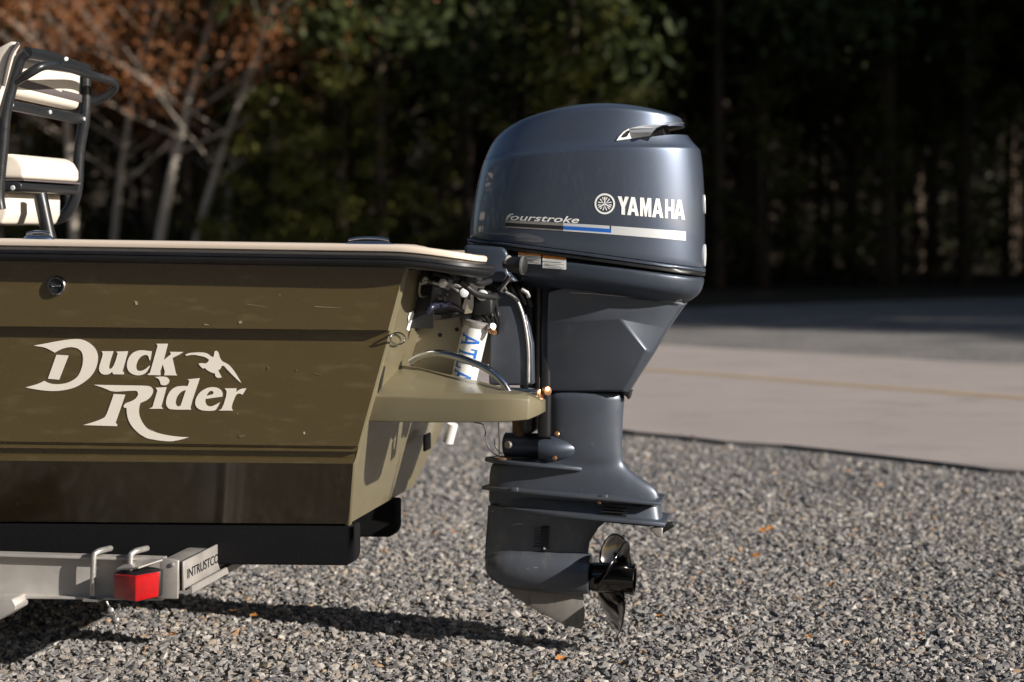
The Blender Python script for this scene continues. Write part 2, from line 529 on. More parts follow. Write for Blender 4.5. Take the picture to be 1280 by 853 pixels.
def gravel_instances(name, poly, density, smin, smax, seed, zoff):
    v = [(p[0], p[1], zoff) for p in poly]
    o = link_mesh(name, v, [tuple(range(len(v)))], 'stone')
    ng = bpy.data.node_groups.new(name, 'GeometryNodeTree')
    ng.interface.new_socket('Geometry', in_out='INPUT', socket_type='NodeSocketGeometry')
    ng.interface.new_socket('Geometry', in_out='OUTPUT', socket_type='NodeSocketGeometry')
    N, K = ng.nodes, ng.links
    gi, go = N.new('NodeGroupInput'), N.new('NodeGroupOutput')
    dist = N.new('GeometryNodeDistributePointsOnFaces')
    dist.inputs['Density'].default_value = density
    dist.inputs['Seed'].default_value = seed
    K.new(gi.outputs[0], dist.inputs['Mesh'])
    pos = N.new('GeometryNodeInputPosition'); dn = N.new('ShaderNodeTexNoise')
    dn.inputs['Scale'].default_value = 1.3; dn.inputs['Detail'].default_value = 5
    dm = N.new('ShaderNodeMapRange'); dm.inputs[1].default_value = .36; dm.inputs[2].default_value = .58
    dm.inputs[3].default_value = density * .16; dm.inputs[4].default_value = density * 1.15
    K.new(pos.outputs[0], dn.inputs['Vector']); K.new(dn.outputs['Fac'], dm.inputs[0]); K.new(dm.outputs[0], dist.inputs['Density'])
    gj = N.new('GeometryNodeJoinGeometry')
    for s in range(6):
        ico = N.new('GeometryNodeMeshIcoSphere')
        ico.inputs['Radius'].default_value = 0.5
        ico.inputs['Subdivisions'].default_value = 2 if s < 3 else 1
        sp = N.new('GeometryNodeSetPosition')
        wn_ = N.new('ShaderNodeTexNoise'); wn_.noise_dimensions = '4D'
        wn_.inputs['W'].default_value = s * 7.3 + seed
        wn_.inputs['Scale'].default_value = 2.2
        wn_.inputs['Detail'].default_value = 1
        sub = N.new('ShaderNodeVectorMath'); sub.operation = 'SUBTRACT'; sub.inputs[1].default_value = (.5, .5, .5)
        mul = N.new('ShaderNodeVectorMath'); mul.operation = 'MULTIPLY'; mul.inputs[1].default_value = (1.5, 1.4, 1.2)
        K.new(wn_.outputs['Color'], sub.inputs[0]); K.new(sub.outputs[0], mul.inputs[0])
        K.new(mul.outputs[0], sp.inputs['Offset']); K.new(ico.outputs['Mesh'], sp.inputs['Geometry'])
        tf = N.new('GeometryNodeTransform'); tf.inputs['Scale'].default_value = (1.1, [.75, .9, .65, .8, .7, .95][s], [.6, .7, .5, .55, .75, .6][s])
        K.new(sp.outputs[0], tf.inputs['Geometry'])
        sm = N.new('GeometryNodeSetMaterial'); sm.inputs['Material'].default_value = M['stone']
        K.new(tf.outputs[0], sm.inputs['Geometry'])
        g2i = N.new('GeometryNodeGeometryToInstance')
        K.new(sm.outputs[0], g2i.inputs[0]); K.new(g2i.outputs[0], gj.inputs[0])
    iop = N.new('GeometryNodeInstanceOnPoints')
    iop.inputs['Pick Instance'].default_value = True
    rot = N.new('FunctionNodeRandomValue'); rot.data_type = 'FLOAT_VECTOR'
    rot.inputs[0].default_value = (-.6, -.6, 0); rot.inputs[1].default_value = (.6, .6, 6.283); rot.inputs['Seed'].default_value = seed + 1
    sc = N.new('FunctionNodeRandomValue'); sc.data_type = 'FLOAT'
    sc.inputs[2].default_value = 0.0; sc.inputs[3].default_value = 1.0; sc.inputs['Seed'].default_value = seed + 2
    pw = N.new('ShaderNodeMath'); pw.operation = 'POWER'; pw.inputs[1].default_value = 2.6
    mr = N.new('ShaderNodeMapRange'); mr.inputs[3].default_value = smin; mr.inputs[4].default_value = smax
    K.new(sc.outputs[1], pw.inputs[0]); K.new(pw.outputs[0], mr.inputs[0])
    K.new(dist.outputs['Points'], iop.inputs['Points']); K.new(gj.outputs[0], iop.inputs['Instance'])
    K.new(rot.outputs[0], iop.inputs['Rotation']); K.new(mr.outputs[0], iop.inputs['Scale'])
    K.new(iop.outputs[0], go.inputs[0])
    md = o.modifiers.new('stones', 'NODES'); md.node_group = ng
    return tag(o, kind='stuff')
near_poly = [(-2.6, 4.2), (2.4, 4.2), (3.3, 8.2), (-3.4, 8.2)]
g1 = gravel_instances('gravel_stones', near_poly, 7200, 0.008, 0.034, 3, 0.002)
tag(g1, 'loose grey crushed stone covering the ground under the boat and motor', 'gravel')
e0, e1 = on_line(n0, rd, -4.5), on_line(n0, rd, 3.2)
far_poly = [(-3.4, 8.2), (3.3, 8.2), (e1.x - .02, e1.y - .1), (e0.x - .1, e0.y - .1)]
g2 = gravel_instances('gravel_stones', far_poly, 2600, 0.014, 0.036, 9, 0.002)
tag(g2, 'loose paler crushed stone between the motor and the road edge', 'gravel')
for i in range(260):
    o = bpy.data.objects.new('stone', rocks[i % 8]); COL.objects.link(o)
    while True:
        y = rng.uniform(4.6, 6.9); x = rng.uniform(-.31 * y, .31 * y)
        break
    s = rng.uniform(0.028, 0.046)
    o.location = (x, y, s * 0.16); o.scale = (s,) * 3
    o.rotation_euler = (rng.uniform(-.5, .5), rng.uniform(-.5, .5), rng.uniform(0, 6.28))
    o.parent = ground

def leaf_mesh(seed):
    r2 = random.Random(seed); pts = []
    for i in range(11):
        t = i / 10
        w = 0.34 * math.sin(math.pi * min(1, t * 1.05 + .02)) * (1 + 0.35 * math.sin(t * 16))
        pts.append((t - .5, w, 0.25 * (t - .5) ** 2 + r2.uniform(-.02, .02)))
    v = []; f = []
    for i, (a, w, z) in enumerate(pts):
        v += [(a, -w, z + abs(w) * .35), (a, 0, z), (a, w, z + abs(w) * .35)]
        if i: k = 3 * i; f += [(k - 3, k - 2, k + 1, k), (k - 2, k - 1, k + 2, k + 1)]
    me = bpy.data.meshes.new('fallen_leaf'); me.from_pydata(v, [], f); me.materials.append(M['dry_leaf'])
    return me
leaves = [leaf_mesh(s) for s in range(4)]
leaf_px = [(826, 782), (681, 777), (612, 727), (521, 672), (567, 674), (1011, 808), (953, 672), (962, 670), (890, 634), (1060, 596), (866, 552), (850, 547),
           (318, 781), (292, 775), (416, 765), (1150, 805), (1085, 760), (1040, 742), (350, 812), (215, 806), (700, 836), (945, 704), (835, 700)]
for i, (a, b) in enumerate(leaf_px):
    p = G(a, b)
    o = bpy.data.objects.new('fallen_leaf', leaves[i % 4]); COL.objects.link(o)
    s = rng.uniform(0.030, 0.048)
    o.location = (p.x, p.y, 0.030); o.scale = (s, s, s)
    o.rotation_euler = (rng.uniform(-.5, .3), rng.uniform(-.4, .4), rng.uniform(0, 6.28))
    tag(o, 'small dry orange brown leaf lying on the gravel', 'leaf', 'dry leaves scattered over the gravel')

# ------------------------------------------------------------------ trees
def leaf_cloud(centres, per, spread, size, flat=0.6, seed=0):
    g = np.random.default_rng(seed)
    c = np.repeat(np.asarray(centres, float), per, axis=0)
    n = len(c)
    c = c + g.normal(0, 1, (n, 3)) * np.array([spread, spread, spread * flat])
    a = g.normal(0, 1, (n, 3)); a /= np.linalg.norm(a, axis=1)[:, None]
    b = np.cross(a, g.normal(0, 1, (n, 3))); b /= np.linalg.norm(b, axis=1)[:, None]
    s = size * g.uniform(0.55, 1.3, (n, 1))
    q = np.stack([c - a * s, c + b * s * .5, c + a * s, c - b * s * .5], axis=1).reshape(-1, 3)
    return q

def quads_object(name, q, material, parent=None):
    me = bpy.data.meshes.new(name)
    n = len(q) // 4
    me.from_pydata(q.tolist(), [], np.arange(4 * n).reshape(-1, 4).tolist())
    me.materials.append(M[material])
    o = bpy.data.objects.new(name, me); COL.objects.link(o)
    if parent: o.parent = parent
    return o

def tree_root(name, label, cat, group):
    o = bpy.data.objects.new(name, None); COL.objects.link(o)
    return tag(o, label, cat, group)

def branchy(seed, height, r0, lean=0.0, low=0.25, nb=14, blen=2.4, curve=0.6, up=0.25, sub=2):
    """returns tube verts/faces and the branch end points"""
    g = random.Random(seed); V = []; Fc = []; ends = []
    def add(pts, rads, seg):
        v, f = tube_data(pts, rads, seg); k = len(V)
        V.extend(v); Fc.extend([tuple(i + k for i in q) for q in f])
    ax = g.uniform(0, 6.28); wob = [g.uniform(-1, 1) for _ in range(4)]
    def trunk(t):
        return Vector((lean * height * t + curve * .3 * math.sin(3 * t + wob[0]) * t, curve * .3 * math.sin(2.3 * t + wob[1]) * t, height * t))
    pts = [trunk(i / 14) for i in range(15)]; pts[0].z = -0.25
    add(pts, [r0 * (1 - .82 * (i / 14)) * (1.25 if i == 0 else 1) for i in range(15)], 9)
    for i in range(nb):
        t = low + (1 - low) * (i + g.random()) / nb
        t = min(t, .985)
        p = trunk(t); a = g.uniform(0, 6.28)
        ln = blen * (1.05 - .75 * t) * g.uniform(.7, 1.25)
        d = Vector((math.cos(a), math.sin(a), up + g.uniform(-.15, .25)))
        q = [p, p + d * ln * .5 + Vector((0, 0, g.uniform(-.1, .15))), p + d * ln + Vector((0, 0, ln * g.uniform(-.05, .25)))]
        rb = r0 * .34 * (1 - .7 * t)
        add(smooth_path(q, 3), [rb * (1 - .8 * k / 6) for k in range(7)], 5)
        for s in range(sub + 1):
            ends.append(q[1].lerp(q[2], s / max(sub, 1)) if sub else q[2])
        for s in range(sub):
            st = q[0].lerp(q[2], g.uniform(.4, .9)); a2 = a + g.choice((-1, 1)) * g.uniform(.5, 1.1)
            e = st + Vector((math.cos(a2), math.sin(a2), up + g.uniform(-.1, .4))) * ln * g.uniform(.25, .5)
            add([st, st.lerp(e, .5) + Vector((0, 0, .05)), e], [rb * .45, rb * .3, rb * .1], 4)
            ends.append(e)
    return V, Fc, ends

GW = 'tall dark pines of the shaded wood behind the road'
def make_pine(seed, h, r0):
    root = tree_root('pine_tree', 'tall slender pine with dark trunk in the shaded wood behind the road', 'tree', GW)
    V, Fc, ends = branchy(seed, h, r0, low=.22, nb=26, blen=3.3, up=.12)
    link_mesh('trunk', V, Fc, 'bark', root, smooth=True)
    hi = [tuple(e) for e in ends if e.z > h * .30]
    lo = [tuple(e) for e in ends if e.z <= h * .30]
    q = leaf_cloud(hi, 40, .55, .19, .5, seed)
    if lo: q = np.concatenate([q, leaf_cloud(lo, 30, .40, .085, .45, seed + 1)])
    quads_object('crown', q, 'needles', root)
    return root
pines = [make_pine(s, h, r) for s, h, r in ((1, 17, .17), (2, 19, .20), (3, 15.5, .13), (4, 18, .15))]

GS = 'young leafy trees under the pines'
def make_sapling(seed, h):
    root = tree_root('young_tree', 'young leafy evergreen tree under the pines behind the road', 'tree', GS)
    V, Fc, ends = branchy(seed, h, .045, low=.08, nb=22, blen=1.5, up=.25, curve=.4)
    link_mesh('trunk', V, Fc, 'bark', root, smooth=True)
    quads_object('crown', leaf_cloud([tuple(e) for e in ends], 22, .17, .085, .6, seed), 'holly', root)
    return root
saps = [make_sapling(20 + i, h) for i, h in enumerate((6.5, 5.0, 7.5))]

def make_oak(seed, h, r0, lean):
    root = tree_root('oak_tree', 'pale barked oak with rusty brown leaves at the left', 'tree', 'pale oaks at the left edge of the wood')
    V, Fc, ends = branchy(seed, h, r0, lean=lean, low=.25, nb=20, blen=4.4, up=.55, curve=1.6, sub=3)
    link_mesh('trunk', V, Fc, 'bark_pale', root, smooth=True)
    keep = [tuple(e) for i, e in enumerate(ends) if i % 3 != 1]
    quads_object('crown', leaf_cloud(keep, 85, .50, .055, .5, seed), 'rusty_leaf', root)
    return root
oaks = [make_oak(31, 9.5, .125, .18), make_oak(32, 8.5, .10, .26), make_oak(33, 10.5, .115, -.05)]

def edge_y(x):
    """front line of the wood at world x"""
    pts = [(-60, 66), (-25, 48), (-12, 42), (-4, 38), (0, 37.5), (3, 38.5), (10, 42), (20, 46), (30, 48)]
    for (a, b), (c, d) in zip(pts, pts[1:]):
        if a <= x <= c: return b + (d - b) * (x - a) / (c - a)
    return pts[-1][1] if x > 0 else pts[0][1]

used = {}
def place(protos, x, y, s, label=None):
    p = protos[rng.randrange(len(protos))]
    if p.name not in used:
        used[p.name] = 1
        p.location = (x, y, 0.0); p.rotation_euler = (0, 0, rng.uniform(0, 6.28)); p.scale = (s,) * 3
        if label: p['label'] = label
        return p
    return copy_thing(p, (x, y, 0.0), rng.uniform(0, 6.28), s, label)

# rows of pines behind the front line
for row in range(5):
    for i in range(15):
        x = -15 + 2.1 * i + rng.uniform(-.8, .8) + (row % 2) * 1.0
        x *= 1 + row * .07
        place(pines, x, edge_y(x) + .8 + row * 3.4 + rng.uniform(-1.1, 1.1), rng.uniform(.85, 1.15))
# unseen pines added beyond the right edge to shade the wood
k_az = math.tan(SUN_AZ)
for i in range(40):
    x = 19 + (i % 10) * 3.1 + rng.uniform(-1.2, 1.2)
    s_ = 42 + (i // 10) * 5.5 + rng.uniform(-1.5, 1.5)
    place(pines, x, s_ - k_az * x, rng.uniform(.9, 1.15), 'unseen pine added beyond the right edge to shade the wood')
for i in range(10):
    x = 29 + (i % 5) * 2.0 + rng.uniform(-.8, .8)
    s_ = 26.8 + i * 1.0 + rng.uniform(-.5, .5)
    place(pines, x, s_ - k_az * x, rng.uniform(.85, 1.0), 'unseen pine added beyond the right edge to shade the wood')
for i in range(8):  # unseen shorter pines, added and sized to shade the lower wood
    x = 20 + (i % 4) * 1.9 + rng.uniform(-.7, .7)
    s_ = 30.5 + i * 1.15 + rng.uniform(-.4, .4)
    place(pines, x, s_ - k_az * x, rng.uniform(.72, .88), 'unseen pine added beyond the right edge to shade the wood')
# saplings below
for (a, d, s) in [(345, 36.6, .85), (398, 37.2, .95), (432, 36.0, .72), (318, 38.4, .8), (376, 35.8, .62), (424, 38.6, 1.0), (702, 36.4, 1.0), (748, 36.0, .9), (662, 37.5, .8),
                  (548, 38.5, .7), (960, 39, .8), (1215, 41, .8), (262, 41, .8), (70, 42, .8), (1100, 40.5, .7), (480, 40, .8), (845, 40, .8)]:
    place(saps, (a - 640) / FPX * d, d, s)
# pale oaks with rusty leaves at the left
for k, (a, d, s, lab) in enumerate([(190, 37.6, 1.0, 'pale leaning oak trunk with rusty leaves, nearest to the boat seat'),
                                     (232, 37.9, 1.0, 'thin pale oak leaning right, with a long bare branch and rusty leaves'),
                                     (95, 39.0, 1.0, 'pale oak with rusty leaves at the upper left corner')]):
    o = oaks[k]; o.location = ((a - 640) / FPX * d, d, 0); o.rotation_euler = (0, 0, [.2, -.25, 2.4][k]); o.scale = (s,) * 3; o['label'] = lab
for k, (a, d, rz, lab) in enumerate([(20, 43.0, 1.1, 'pale oak with rusty leaves behind the boat seat back'), (-60, 41, 4.0, 'pale oak with rusty leaves at the left picture edge'), (140, 40, 5.2, 'pale oak with rusty leaves above the seat grab rail'), (275, 39.5, .9, 'pale oak with rusty leaves, rightmost of the oaks')]):
    copy_thing(oaks[(k * 2) % 3], ((a - 640) / FPX * d, d, 0), rz, .95, lab)

# wooded slope rising behind
hv = []; hf = []
for i in range(25):
    x = -120 + 10 * i
    for j, (dy, z) in enumerate(((16, -.05), (26, 2.5), (40, 9), (60, 17), (110, 24))):
        hv.append((x, edge_y(max(-59, min(29, x))) + dy + 12 + 3 * math.sin(i * 1.7 + j), z + (math.sin(i * 2.3 + j * 1.1) if j else 0)))
for i in range(24):
    for j in range(4):
        a = i * 5 + j; hf.append((a, a + 5, a + 6, a + 1))
tag(link_mesh('hillside', hv, hf, 'litter', smooth=True), kind='structure')
# the dense far wood and its undergrowth, which read as one dark mass
cs = []
for i in range(3900):
    x = nrng.uniform(-68, 46); d = nrng.uniform(0, 22); y = edge_y(x) + 13 + d; cs.append((x, y, max(0, (d - 4) * .35) + 12 * nrng.random() ** 1.1))
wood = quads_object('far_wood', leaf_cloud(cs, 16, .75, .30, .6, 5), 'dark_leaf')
tag(wood, 'dense dark far wood behind the pine trunks', 'wood', kind='stuff')
# unseen wood around the lot, added behind the camera to cut sky light
cs = []
for i in range(1300):
    x = nrng.uniform(-48, 17); y = -15 - nrng.uniform(0, 7) - .004 * x * x; cs.append((x, y, 15 * nrng.random()))
for i in range(500):
    y = nrng.uniform(-16, 26); x = -34 - nrng.uniform(0, 7); cs.append((x, y, 13 * nrng.random()))
wood2 = quads_object('unseen_lot_wood', leaf_cloud(cs, 22, .9, .34, .7, 8), 'dark_leaf')
tag(wood2, 'unseen wood around the gravel lot, added to cut the sky light', 'wood', kind='stuff')
cs = []
for i in range(2400):
    x = nrng.uniform(-26, 26); y = edge_y(x) + nrng.uniform(-.3, 13); cs.append((x, y, .1 + (1.5 + 2.6 * (x > .5)) * nrng.random() ** 1.6))
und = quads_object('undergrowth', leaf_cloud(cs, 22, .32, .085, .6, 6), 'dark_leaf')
tag(und, 'low dark undergrowth along the edge of the wood', 'undergrowth', kind='stuff')

# ================================================================== BOAT
boat = thing('boat', 'olive green flat bottomed skiff with cream lettering on a trailer', 'boat', (-1.2, 0, .447))

class Line:
    """a straight fore-and-aft hull line measured on the near side"""
    def __init__(s, y, p0, p1, dz=0.0):
        (xa, za), (xb, zb) = L(*p0, y), L(*p1, y)
        s.y = y; s.k = (zb - za) / (xb - xa); s.x0 = xb; s.z0 = zb + dz
    def z(s, x): return s.z0 + s.k * (x - s.x0)
    def stern(s):
        x = (TX0 + TR * (s.z0 - s.k * s.x0 - TZ0)) / (1 - TR * s.k)
        return Vector((x, s.y, s.z(x)))
    def at(s, x): return Vector((x, s.y, s.z(x)))
BOW = -4.2
LT = Line(-.615, (0, 320), (500, 326))
LB = Line(-.600, (0, 408), (480, 413)); LB2 = Line(-.5765, (0, 409), (480, 414))
LC = Line(-.562, (0, 552), (445, 558)); LC2 = Line(-.556, (0, 552.5), (445, 558.5))
LD = Line(-.555, (0, 556), (445, 561.5)); LD2 = Line(-.562, (0, 556.5), (445, 562))
LE = Line(-.562, (0, 560), (445, 565)); LE2 = Line(-.550, (0, 560.5), (445, 565.5))
LF = Line(-.548, (0, 569), (445, 573.5)); LF2 = Line(-.559, (0, 569.7), (445, 574.2))
LG = Line(-.558, (0, 576), (445, 580)); LH = Line(-.405, (0, 652), (430, 655))
near_lines = [LT, LB, LB2, LC, LC2, LD, LD2, LE, LE2, LF, LF2, LG, LH]
def strips(lines):
    v = []; f = []
    xs = [BOW, -3.2, -2.4, -1.8, -1.2, -.8]
    for ln in lines:
        v += [ln.at(x) for x in xs] + [ln.stern()]
    n = len(xs) + 1
    for i in range(len(lines) - 1):
        for j in range(n - 1):
            a = i * n + j; f.append((a, a + 1, a + n + 1, a + n))
    return v, f
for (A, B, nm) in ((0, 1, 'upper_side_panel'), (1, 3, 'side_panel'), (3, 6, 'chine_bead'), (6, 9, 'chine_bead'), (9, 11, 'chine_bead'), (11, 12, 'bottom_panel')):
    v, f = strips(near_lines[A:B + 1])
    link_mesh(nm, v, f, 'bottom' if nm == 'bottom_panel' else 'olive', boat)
# starboard side and bottom
fb, fc = T(517, 608), T(552, 538)
class Far:
    def __init__(s, y, p): s.y = y; s.p = p
    def z(s, x): return s.p.z
    def at(s, x): return Vector((x, s.y, s.p.z - LH.k * 0 + (x - s.p.x) * LH.k))
    def stern(s): return Vector((s.p.x, s.y, s.p.z))
FT = Far(.615, Vector((tx(1.20), .615, 1.20)))
FC = Far(fc.y, fc); FB = Far(fb.y, fb)
v, f = strips([FT, FC, FB]); link_mesh('side_panel', v, f, 'olive', boat)
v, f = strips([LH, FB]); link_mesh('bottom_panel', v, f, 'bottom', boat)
ends = [l.stern() for l in (LT, LB, LB2, LC, LC2, LF, LG, LH)]
tv = [e + Vector((.0005, 0, 0)) for e in ends] + [FB.stern(), FC.stern(), FT.stern()]
# low middle of the transom, where the motor sits
tv += [Vector((tx(1.20), .36, 1.20)), Vector((tx(1.02), .33, 1.02)), Vector((tx(1.02), -.33, 1.02)), Vector((tx(1.19), -.36, 1.19))]
link_mesh('transom', tv, [tuple(range(len(tv)))], 'olive_lit', boat)
n = len(tv)
bead = [e + Vector((-.004, .0125, 0)) for e in (LT.stern() + Vector((0, .012, 0)), LB2.stern() + Vector((0, .001, 0)), LC2.stern(), LF.stern(), LG.stern() + Vector((0, .004, 0)), LH.stern())]
tube('corner_bead', bead, .0105, 'olive_lit', boat, seg=12)
# bow panel
bwv = [l.at(BOW) for l in (LT, LC, LH)] + [Far.at(FB, BOW), FC.at(BOW), FT.at(BOW)]
link_mesh('bow_panel', bwv, [tuple(range(6))], 'olive', boat)
box('deck_floor', (BOW + .05, -.52, .90), (-.55, .52, .92), 'deck_in', boat)

# gunwale path, measured along the top of the cream cap
capz = [(0, 303.5), (300, 308), (490, 311.5)]
LCAP = Line(-.64, (0, 304), (490, 311.5))
gp = [(BOW, -.60), (-3.2, -.617), (-2.0, -.617), (-1.0, -.617), (-.5, -.617), (-.36, -.617)]
path = [Vector((x, y, LCAP.z(x))) for x, y in gp]
zc = LCAP.z(-.36)
path += [Vector((-.30, -.613, zc - .004)), Vector((-.245, -.600, zc - .011)), Vector((-.195, -.575, zc - .020)), Vector((-.165, -.535, zc - .027)), Vector((-.158, -.48, zc - .030)),
         Vector((-.165, -.42, zc - .031)), Vector((-.20, -.37, zc - .031)), Vector((-.30, -.345, zc - .031)), Vector((-.42, -.34, zc - .031))]
def sweep(path, prof):
    rings = []
    for i, p in enumerate(path):
        d = path[min(i + 1, len(path) - 1)] - path[max(i - 1, 0)]
        out = Vector((d.y, -d.x, 0)).normalized()
        rings.append([p + out * a + Vector((0, 0, b)) for a, b in prof])
    return loft(rings)
sp_ = smooth_path(path, 4)
rail = [(-.01, -.050), (.024, -.050), (.040, -.044), (.046, -.036), (.046, -.031), (.043, -.0285), (.046, -.026), (.045, -.018), (.031, -.011), (.018, -.0095), (-.01, -.0095)]
v, f = sweep(sp_, rail); link_mesh('rub_rail', v, f, 'rubber', boat, smooth=True, auto=40)
cap = [(-.17, -.009), (.014, -.009), (.022, -.006), (.024, .002), (.022, .008), (.014, .0115), (-.17, .0115)]
v, f = sweep([p + Vector((0, 0, 0)) for p in sp_[:-6]], cap); link_mesh('gunwale_cap', v, f, 'cream', boat, smooth=True, auto=40)
mir = lambda vv: [Vector((a.x, -a.y, a.z - .03)) for a in vv]
v, f = sweep(sp_, rail); link_mesh('rub_rail', mir(v), f, 'rubber', boat, smooth=True, auto=40)
v, f = sweep(sp_[:-6], cap); link_mesh('gunwale_cap', mir(v), f, 'cream', boat, smooth=True, auto=40)
# underside of the stern overhang, its shade put into the black colour
prism('shaded_underside', [(tx(1.19) - .004, 1.17), (-.20, 1.178), (-.20, 1.186), (tx(1.19) - .004, 1.19)], -.575, -.36, 'black_matt', boat)
box('splash_well_side', (-.75, -.352, 1.0), (-.31, -.345, 1.19), 'black_matt', boat)
box('splash_well_floor', (-.75, -.34, 1.0), (tx(1.0) - .01, .34, 1.012), 'black_matt', boat)
box('splash_well_bulkhead', (-.76, -.36, .98), (-.75, .36, 1.20), 'black_matt', boat)

# ---- cream lettering
def hull_y(x, z):
    zb, zc_ = LB2.z(x), LC.z(x)
    t = (zb - z) / (zb - zc_)
    return LB2.y + (LC.y - LB2.y) * t - .0016
def hull_pt(px, py):
    y = -.575
    for _ in range(3):
        x, z = L(px, py, y); y = hull_y(x, z)
    return Vector((x, y, z))
def decal(name, shapes, fn, material, parent, thick=None):
    v = []; f = []
    for loops in shapes:
        if loops and not isinstance(loops[0][0], (tuple, list)): loops = [loops]
        flat = [p for lp in loops for p in lp]
        tris = tessellate_polygon([[Vector((p[0], p[1], 0)) for p in lp] for lp in loops])
        k = len(v); v += [fn(*p) for p in flat]; f += [tuple(k + i for i in t) for t in tris]
    return link_mesh(name, v, f, material, parent)
def rnd(loop, it=1):
    """round a traced outline slightly by corner cutting, keeping sharp tips"""
    for _ in range(it):
        out = []; n = len(loop)
        for i in range(n):
            p, q, r = loop[i - 1], loop[i], loop[(i + 1) % n]
            a = Vector((q[0] - p[0], q[1] - p[1])); b = Vector((r[0] - q[0], r[1] - q[1]))
            if a.length < 1e-6 or b.length < 1e-6: continue
            if a.normalized().dot(b.normalized()) > 0.62:
                out += [tuple(Vector(q) - a * .25), tuple(Vector(q) + b * .25)]
            else: out.append(q)
        loop = out
    return loop
def cr(ox, oy, s, pts): return [(ox + a / s, oy + b / s) for a, b in pts]
c1 = lambda p: cr(30, 420, 10.66, p)
c2 = lambda p: cr(120, 420, 10.66, p)
c3 = lambda p: cr(100, 480, 10.66, p)
c4 = lambda p: cr(180, 465, 8.977, p)
c5 = lambda p: cr(220, 430, 14.22, p)
D1 = c1([(125,130),(300,100),(450,70),(600,48),(700,42),(780,50),(850,80),(920,130),(965,190),(988,260),(985,340),(965,420),(930,490),(880,555),(800,620),(700,680),(600,712),(500,730),(380,738),(250,728),(130,710),(20,688),(100,665),(190,640),(270,600),(330,630),(400,645),(480,645),(570,630),(650,595),(715,545),(755,470),(780,390),(788,310),(780,240),(755,195),(700,160),(620,148),(540,162),(470,190),(410,225),(350,190),(270,152),(190,142)])
D2 = c1([(432,252),(595,262),(470,585),(318,572)])
LU = c2([(75,205),(235,205),(190,340),(175,410),(180,440),(200,440),(235,400),(265,320),(290,230),(265,210),(430,205),(355,470),(375,490),(370,515),(230,512),(215,480),(180,510),(120,520),(70,505),(42,465),(40,420),(60,350),(95,240)])
LCc = c2([(745,205),(725,330),(710,320),(700,270),(670,252),(620,262),(575,300),(545,360),(535,410),(545,455),(575,470),(620,465),(670,435),(715,395),(720,410),(690,460),(660,500),(600,525),(540,528),(480,510),(430,470),(410,410),(415,350),(440,280),(490,225),(550,198),(620,190),(690,200)])
LK = c2([(805,105),(960,105),(905,320),(1000,245),(985,213),(1166,215),(1120,245),(1020,295),(1065,500),(1084,528),(905,526),(918,480),(890,380),(858,470),(862,526),(680,522),(720,490),(745,400),(820,135)])
R1 = c3([(180,12),(300,15),(600,20),(900,25),(950,40),(978,80),(970,130),(930,190),(870,230),(805,255),(790,310),(785,380),(800,450),(840,530),(900,600),(980,640)]) + \
     c4([(60,640),(130,680),(250,710),(380,728),(505,735),(400,765),(300,782),(200,775),(100,760),(0,735)]) + \
     c3([(960,745),(860,710),(780,660),(700,580),(650,500),(625,410),(620,320),(590,320),(578,300),(600,260),(680,235),(740,200),(775,150),(770,110),(750,90),(640,95),(430,108),(330,60)])
R2 = c3([(450,135),(605,145),(475,520),(500,545),(490,565),(40,550),(180,510),(300,465),(345,430),(390,310)])
I1 = c4([(120,58),(200,52),(260,58),(288,95),(275,135),(235,155),(190,145),(178,105),(160,75)])
I2 = c4([(130,178),(255,172),(195,390),(215,415),(55,415),(95,395),(150,210)])
Dd = [c4([(485,85),(628,70),(520,390),(530,425),(300,425),(260,400),(243,350),(260,270),(300,205),(360,165),(430,158),(490,160),(510,100)]), c4([(470,205),(410,380),(380,390),(360,370),(355,330),(375,270),(420,220)])]
Ee = [c4([(690,305),(880,278),(885,240),(860,195),(800,170),(720,175),(650,210),(600,260),(572,330),(580,390),(630,430),(720,440),(800,435),(825,400),(855,340),(820,360),(760,390),(715,385),(690,350)]), c4([(700,270),(775,250),(780,225),(760,212),(730,220)])]
Rr = c4([(905,185),(1040,185),(1035,225),(1085,190),(1150,185),(1105,258),(1070,240),(1035,255),(1010,310),(980,400),(1000,435),(835,435),(880,410),(935,230)])
DK = c5([(165,195),(220,165),(320,155),(430,150),(520,158),(580,185),(630,230),(668,232),(685,135),(715,122),(755,145),(780,250),(825,315),(900,345),(970,400),(1040,490),(1110,600),(1165,700),(1100,650),(1020,570),(930,480),(850,390),(810,395),(795,440),(750,475),(815,595),(745,610),(700,580),(690,525),(640,515),(560,475),(515,430),(480,440),(440,410),(400,355),(440,340),(530,350),(560,330),(590,285),(520,235),(430,215),(330,195),(250,200),(180,215)])
decal('lettering', [rnd(D1), D2, rnd(LU), rnd(LCc), LK], hull_pt, 'decal', boat, )['label'] = 'cream word Duck in bold slanted lettering'
decal('lettering', [rnd(R1), rnd(R2), rnd(I1), I2, [rnd(q) for q in Dd], [rnd(q) for q in Ee], rnd(Rr)], hull_pt, 'decal', boat)['label'] = 'cream word Rider in bold slanted lettering'
decal('duck_emblem', [rnd(DK)], hull_pt, 'decal', boat)['label'] = 'cream silhouette of a flying duck'

